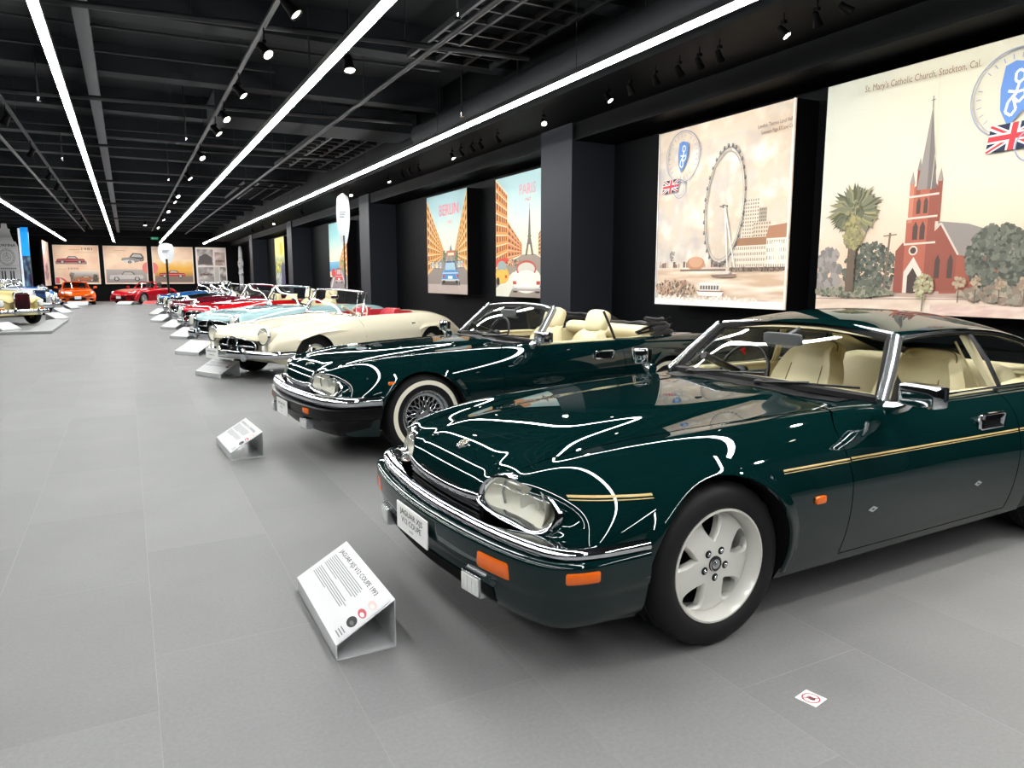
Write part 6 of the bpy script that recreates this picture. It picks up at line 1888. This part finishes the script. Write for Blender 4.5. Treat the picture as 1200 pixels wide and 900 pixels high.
# ---------------------------------------------------------------- ceiling services and lamps
SPOT_HEAD = mat('spot_black', '#030303', rough=.6, spec=.05)
def spot(x, y, z, aim, label, group, lit=0., glow=14., size=.075, zt=ZC, beam=38):
    """track spotlight: stem, yoke, round head and lens, aimed along the vector aim"""
    t = thing('track_spotlight', label, 'spotlight', (x, y, z), 0, group)
    d = Vector(aim).normalized(); R_ = d.to_track_quat('Z', 'Y').to_matrix().to_4x4()
    m = MB(); m.tube([(0, 0, zt-z), (0, 0, .08)], .008, n=5); m.box((-.02, -.02, .07), (.02, .02, .10)); m.build('stem', [SPOT_HEAD], t)
    m = MB(); m.lathe([(0, -size*1.5), (size*.55, -size*1.5), (size*.66, -size*1.2), (size*.74, .0), (size, size*1.1), (size, size*1.4), (size*.9, size*1.4), (size*.85, size*1.15)], n=16); m.xform(R_); m.build('head', [SPOT_HEAD], t, angle=50)
    m = MB(); m.lathe([(.001, size*1.25), (size*.86, size*1.18)], n=16); m.xform(R_)
    m.build('lens', [mat('spot_lens_%g' % glow, '#fffaf0', emit='#fff3e2', estr=glow)], t)
    if lit:
        ld = bpy.data.lights.new('spot_beam', 'SPOT'); ld.energy = lit; ld.spot_size = rad(beam); ld.spot_blend = .7; ld.shadow_soft_size = .05; ld.color = (1, .95, .88)
        lo = bpy.data.objects.new('spot_beam', ld); link(lo, t); lo.rotation_euler = (-d).to_track_quat('Z', 'Y').to_euler(); lo.location = d*size*1.6
    return t
GR = 'track spotlights along the right soffit'
LBL = 'small round spotlight in the row under the right soffit'
for i, y in enumerate((4.35, 4.64, 5.0, 5.81, 6.1, 6.41, 6.81, 7.27, 7.72, 10.76, 11.4, 11.74, 12.21, 12.6, 14.36, 14.87, 15.35, 16.28, 19.42, 25.5, 30.9, 33.5, 36.5)):
    pic = {5.0: (6.65, 4.2, 2.3), 4.35: (6.65, 3.2, 2.3), 7.72: (6.65, 7.1, 2.3), 12.6: (6.65, 12.2, 2.3), 16.28: (6.65, 15.9, 2.3), 25.5: (6.65, 25.8, 2.3), 36.5: (6.65, 36.8, 2.3), 6.41: (6.65, 6.7, 2.3)}.get(y)
    bright = y in (5.0, 7.72, 12.6, 16.28, 19.42, 30.9)
    aim = (.55, -.35 if bright else .1, -.8)
    if pic: aim = (pic[0]-5.4, pic[1]-y, pic[2]-3.64)
    if bright: aim = (aim[0]*.5-.25, aim[1]*.6-.45, aim[2]*.9)
    spot(5.4, y, 3.62, aim, LBL, GR, glow=34 if bright else 2.5, size=.042, zt=3.78)
# picture lights proper: beams from the soffit spots onto each board
for y, tz, e in ((2.5, 2.3, 1.), (4.1, 2.3, 1.), (5.2, 2.3, .5), (7.1, 2.3, 1.1), (12.2, 2.3, 1.0), (15.9, 2.3, 1.0), (25.8, 2.3, 1.0), (36.8, 2.3, 1.0)):
    ld = bpy.data.lights.new('picture_beam', 'SPOT'); ld.energy = 46*e; ld.spot_size = rad(95); ld.spot_blend = .9; ld.shadow_soft_size = .08; ld.color = (1, .96, .9)
    lo = bpy.data.objects.new('picture_beam', ld); COL.objects.link(lo); lo.location = (4.95, y, 3.66)
    lo.rotation_euler = (Vector((4.95, y, 3.66))-Vector((6.65, y, 2.1))).to_track_quat('Z', 'Y').to_euler()
for x in (-2.6, .1, 2.7, 5.0):
    ld = bpy.data.lights.new('picture_beam', 'SPOT'); ld.energy = 95; ld.spot_size = rad(90); ld.spot_blend = .9; ld.shadow_soft_size = .08; ld.color = (1, .93, .84)
    lo = bpy.data.objects.new('picture_beam', ld); COL.objects.link(lo); lo.location = (x, 49.9, 3.9)
    lo.rotation_euler = (Vector((x, 49.9, 3.9))-Vector((x, 51.9, 2.1))).to_track_quat('Z', 'Y').to_euler()
# soffit spots that light the floor beside the coupe
for i, (y, tx, ty, e) in enumerate(((.4, 3.2, .9, 420), (1.6, 4.3, 1.3, 330), (9.3, 4.2, 5.2, 150), (2.6, 2.9, 2.9, 120))):
    spot(5.4, y, 3.62, (tx-5.4, ty-y, -3.6), 'small round spotlight in the row under the right soffit', GR, lit=e, glow=20, size=.042, zt=3.78, beam=62)
# middle track, aimed at the cars
GM = 'track spotlights over the aisle'
for i, y in enumerate((5.4, 6.99, 8.36, 10.28, 11.93, 13.1, 15.88, 19.18, 23.5, 25.2, 29, 33, 38.3)):
    spot(1.45, y, 3.80, (.9, -.5, -1.2) if i % 2 else (.6, -.9, -1.1), 'black spotlight hung from the track over the aisle', GM, lit=70 if y in (5.4, 6.99, 8.36, 11.93, 15.88, 19.18, 23.5) else 0, glow=22 if i > 1 else 4, size=.062, zt=4.02)
m = MB(); m.box((1.425, -2, 4.02), (1.475, 46, 4.05)); t = thing('lighting_track', 'thin black lighting track along the aisle, right of the middle', 'lighting track', (0, 0, 0)); m.build('rail', [M_PIPE], t, flat=True)
TX = 1.45
for y in range(5, 46, 5): m = MB(); m.tube([(TX, y, 4.05), (TX, y, ZC+.01)], .006, n=4); m.build('hanger_rod', [M_PIPE], t)
GL = 'track spotlights over the left row'
for i, y in enumerate((10.5, 13.69, 17.03, 20.64, 23.0, 26.6, 30.4, 35, 40)):
    spot(-1.45, y, 3.80, (-.7, .3, -1.2), 'black spotlight hung from the track over the left row', GL, lit=80 if y in (20.64, 26.6, 35) else 0, glow=10, size=.062, zt=4.02)
m = MB(); m.box((-1.475, 4, 4.02), (-1.425, 46, 4.05)); t = thing('lighting_track', 'thin black lighting track above the left side of the aisle', 'lighting track', (0, 0, 0)); m.build('rail', [M_PIPE], t, flat=True)
TX = -1.45
for y in range(5, 46, 5): m = MB(); m.tube([(TX, y, 4.05), (TX, y, ZC+.01)], .006, n=4); m.build('hanger_rod', [M_PIPE], t)
for x, y, lab in ((2.67, 9.5, 'single white-lit spotlight between the two middle LED lines'), (1.0, 41.0, 'single bright spotlight far away over the aisle')):
    spot(x, y, 4.1, (0, -.4, -1), lab, None, glow=18)
def pipe(pts, r, label, mat_=M_PIPE, hangers=()):
    t = thing('ceiling_pipe', label, 'pipe', (0, 0, 0), 0, 'pipes and conduits under the ceiling')
    m = MB(); m.tube(pts, r, n=10); m.build('pipe_run', [mat_], t, angle=60)
    for h in hangers:
        m = MB(); m.tube([h, (h[0], h[1], ZC)], .006, n=4); m.build('hanger_rod', [M_PIPE], t)
    return t
for i, (y, z, r) in enumerate(((8.7, 4.12, .035), (12.9, 4.10, .035), (17.5, 4.12, .03), (23.5, 4.1, .03), (30.5, 4.1, .03), (38, 4.1, .03))):
    pipe([(XL+.1, y+.5, z), (-2, y+.3, z), (4.6, y-.4, z)], r, 'thin black pipe running across under the ceiling beams', hangers=[(x, y+.2-.1*x, z) for x in (-5, -2.5, .8, 3.1)])
for i, (y, x0, x1) in enumerate(((5.6, -1.6, 4.9), (9.9, -1.0, 4.0), (11.0, -2.4, 2.0), (16.4, -4, 3.4))):
    pipe([(x0, y, 4.24), (x1, y-.15, 4.24)], .016, 'thin black conduit crossing the ceiling')
for x, lab in ((3.3, 'long black pipe running down the hall between the right LED lines'), (-1.9, 'long black pipe running down the hall above the left track')):
    pipe([(x, 3, 4.03), (x, 48, 4.03)], .03, lab, hangers=[(x, y, 4.03) for y in range(5, 46, 6)])
# cable ladders
def ladder(x0, y0, x1, y1, z, label):
    t = thing('ladder_raft', label, 'ceiling grid', (x0, y0, z), 0, 'slatted rafts under the ceiling')
    W, L = x1-x0, y1-y0
    n = max(2, round(W/.38))
    for i in range(n+1):
        m = MB(); x = W*i/n; m.box((x-.02, 0, 0), (x+.02, L, .07)); m.build('long_rail', [M_PIPE], t, flat=True)
    k = max(3, round(L/.42))
    m = MB()
    for j in range(k+1): m.box((0, L*j/k-.02, .012), (W, L*j/k+.02, .06))
    m.build('cross_slats', [M_PIPE], t, flat=True)
    for x in (0, W):
        for y in (0, L): m = MB(); m.tube([(x, y, .07), (x, y, ZC-z)], .006, n=4); m.build('hanger_rod', [M_PIPE], t)
ladder(3.5, 5.6, 4.7, 9.6, 4.3, 'dark slatted raft hung over the green convertible')
ladder(3.6, 15.2, 5.1, 20.0, 4.3, 'dark slatted raft hung in front of the BERLIN picture')
ladder(3.4, 24.0, 5.1, 29.0, 4.3, 'dark slatted raft farthest down the hall')
# ducts
t = thing('air_duct', 'rectangular grey air duct across the ceiling right of the middle', 'duct', (0, 0, 0))
m = MB(); m.box((1.7, 13.6, 4.14), (5.1, 14.7, 4.5)); m.box((1.5, 13.5, 4.10), (1.7, 14.8, 4.54)); m.build('duct_run', [M_BEAM], t, flat=True)
t = thing('air_duct', 'round flexible dark duct beside the right LED line above the coupe', 'duct', (0, 0, 0))
m = MB(); m.tube(cr([(4.95, 3.0, 3.98), (4.9, 5.0, 3.98), (4.95, 9.0, 4.0), (4.92, 13.0, 4.0)], 10), .17, n=16); m.build('duct_run', [M_CEIL], t, angle=60)
for y in (3.6, 6.4, 9.2, 12): m = MB(); m.tube([(4.93, y, 4.1), (4.93, y, ZC+.01)], .01, n=4); m.build('hanger_strap', [M_PIPE], t)
# sprinklers
for i, (x, y) in enumerate(((2.2, 9.6), (2.9, 6.6), (1.1, 14.45), (-.9, 12.2), (4.62, 4.8), (4.62, 10.4), (1.1, 20.5), (-1.0, 18))):
    t = thing('ceiling_sprinkler', 'small sprinkler head on a drop pipe under the ceiling', 'sprinkler', (x, y, 3.85), 0, 'sprinklers under the ceiling')
    m = MB(); m.tube([(0, 0, .03), (0, 0, ZC-3.83)], .012, n=6); m.build('drop_pipe', [M_PIPE], t)
    m = MB(); m.lathe([(0, -.03), (.03, -.03), (.03, -.025), (.008, -.02), (.012, .0), (.018, .02), (.018, .04)], n=12); m.build('head', [M_CHROME], t)
# ---------------------------------------------------------------- camera and view
def camera():
    cd = bpy.data.cameras.new('camera'); co = bpy.data.objects.new('camera', cd); COL.objects.link(co)
    cd.sensor_fit = 'HORIZONTAL'; cd.sensor_width = 36; cd.lens = 36*850/1200; cd.clip_start = .05; cd.clip_end = 200
    co.location = (0, 0, 1.42)
    co.rotation_euler = (rad(90-8.2999), 0, -rad(27.7531))
    SC.camera = co
camera()
w = bpy.data.worlds.new('world'); SC.world = w; w.use_nodes = True
w.node_tree.nodes['Background'].inputs[0].default_value = (.6, .7, .8, 1); w.node_tree.nodes['Background'].inputs[1].default_value = .02
SC.view_settings.view_transform = 'Standard'; SC.view_settings.look = 'None'; SC.view_settings.gamma = 1
SC.view_settings.exposure = 0.; SC.view_settings.use_curve_mapping = False
SC.cycles.use_denoising = True
SC.cycles.max_bounces = 8; SC.cycles.diffuse_bounces = 3; SC.cycles.glossy_bounces = 4; SC.cycles.transparent_max_bounces = 16; SC.cycles.transmission_bounces = 6
SC.cycles.sample_clamp_indirect = 6; SC.cycles.caustics_reflective = False; SC.cycles.caustics_refractive = False
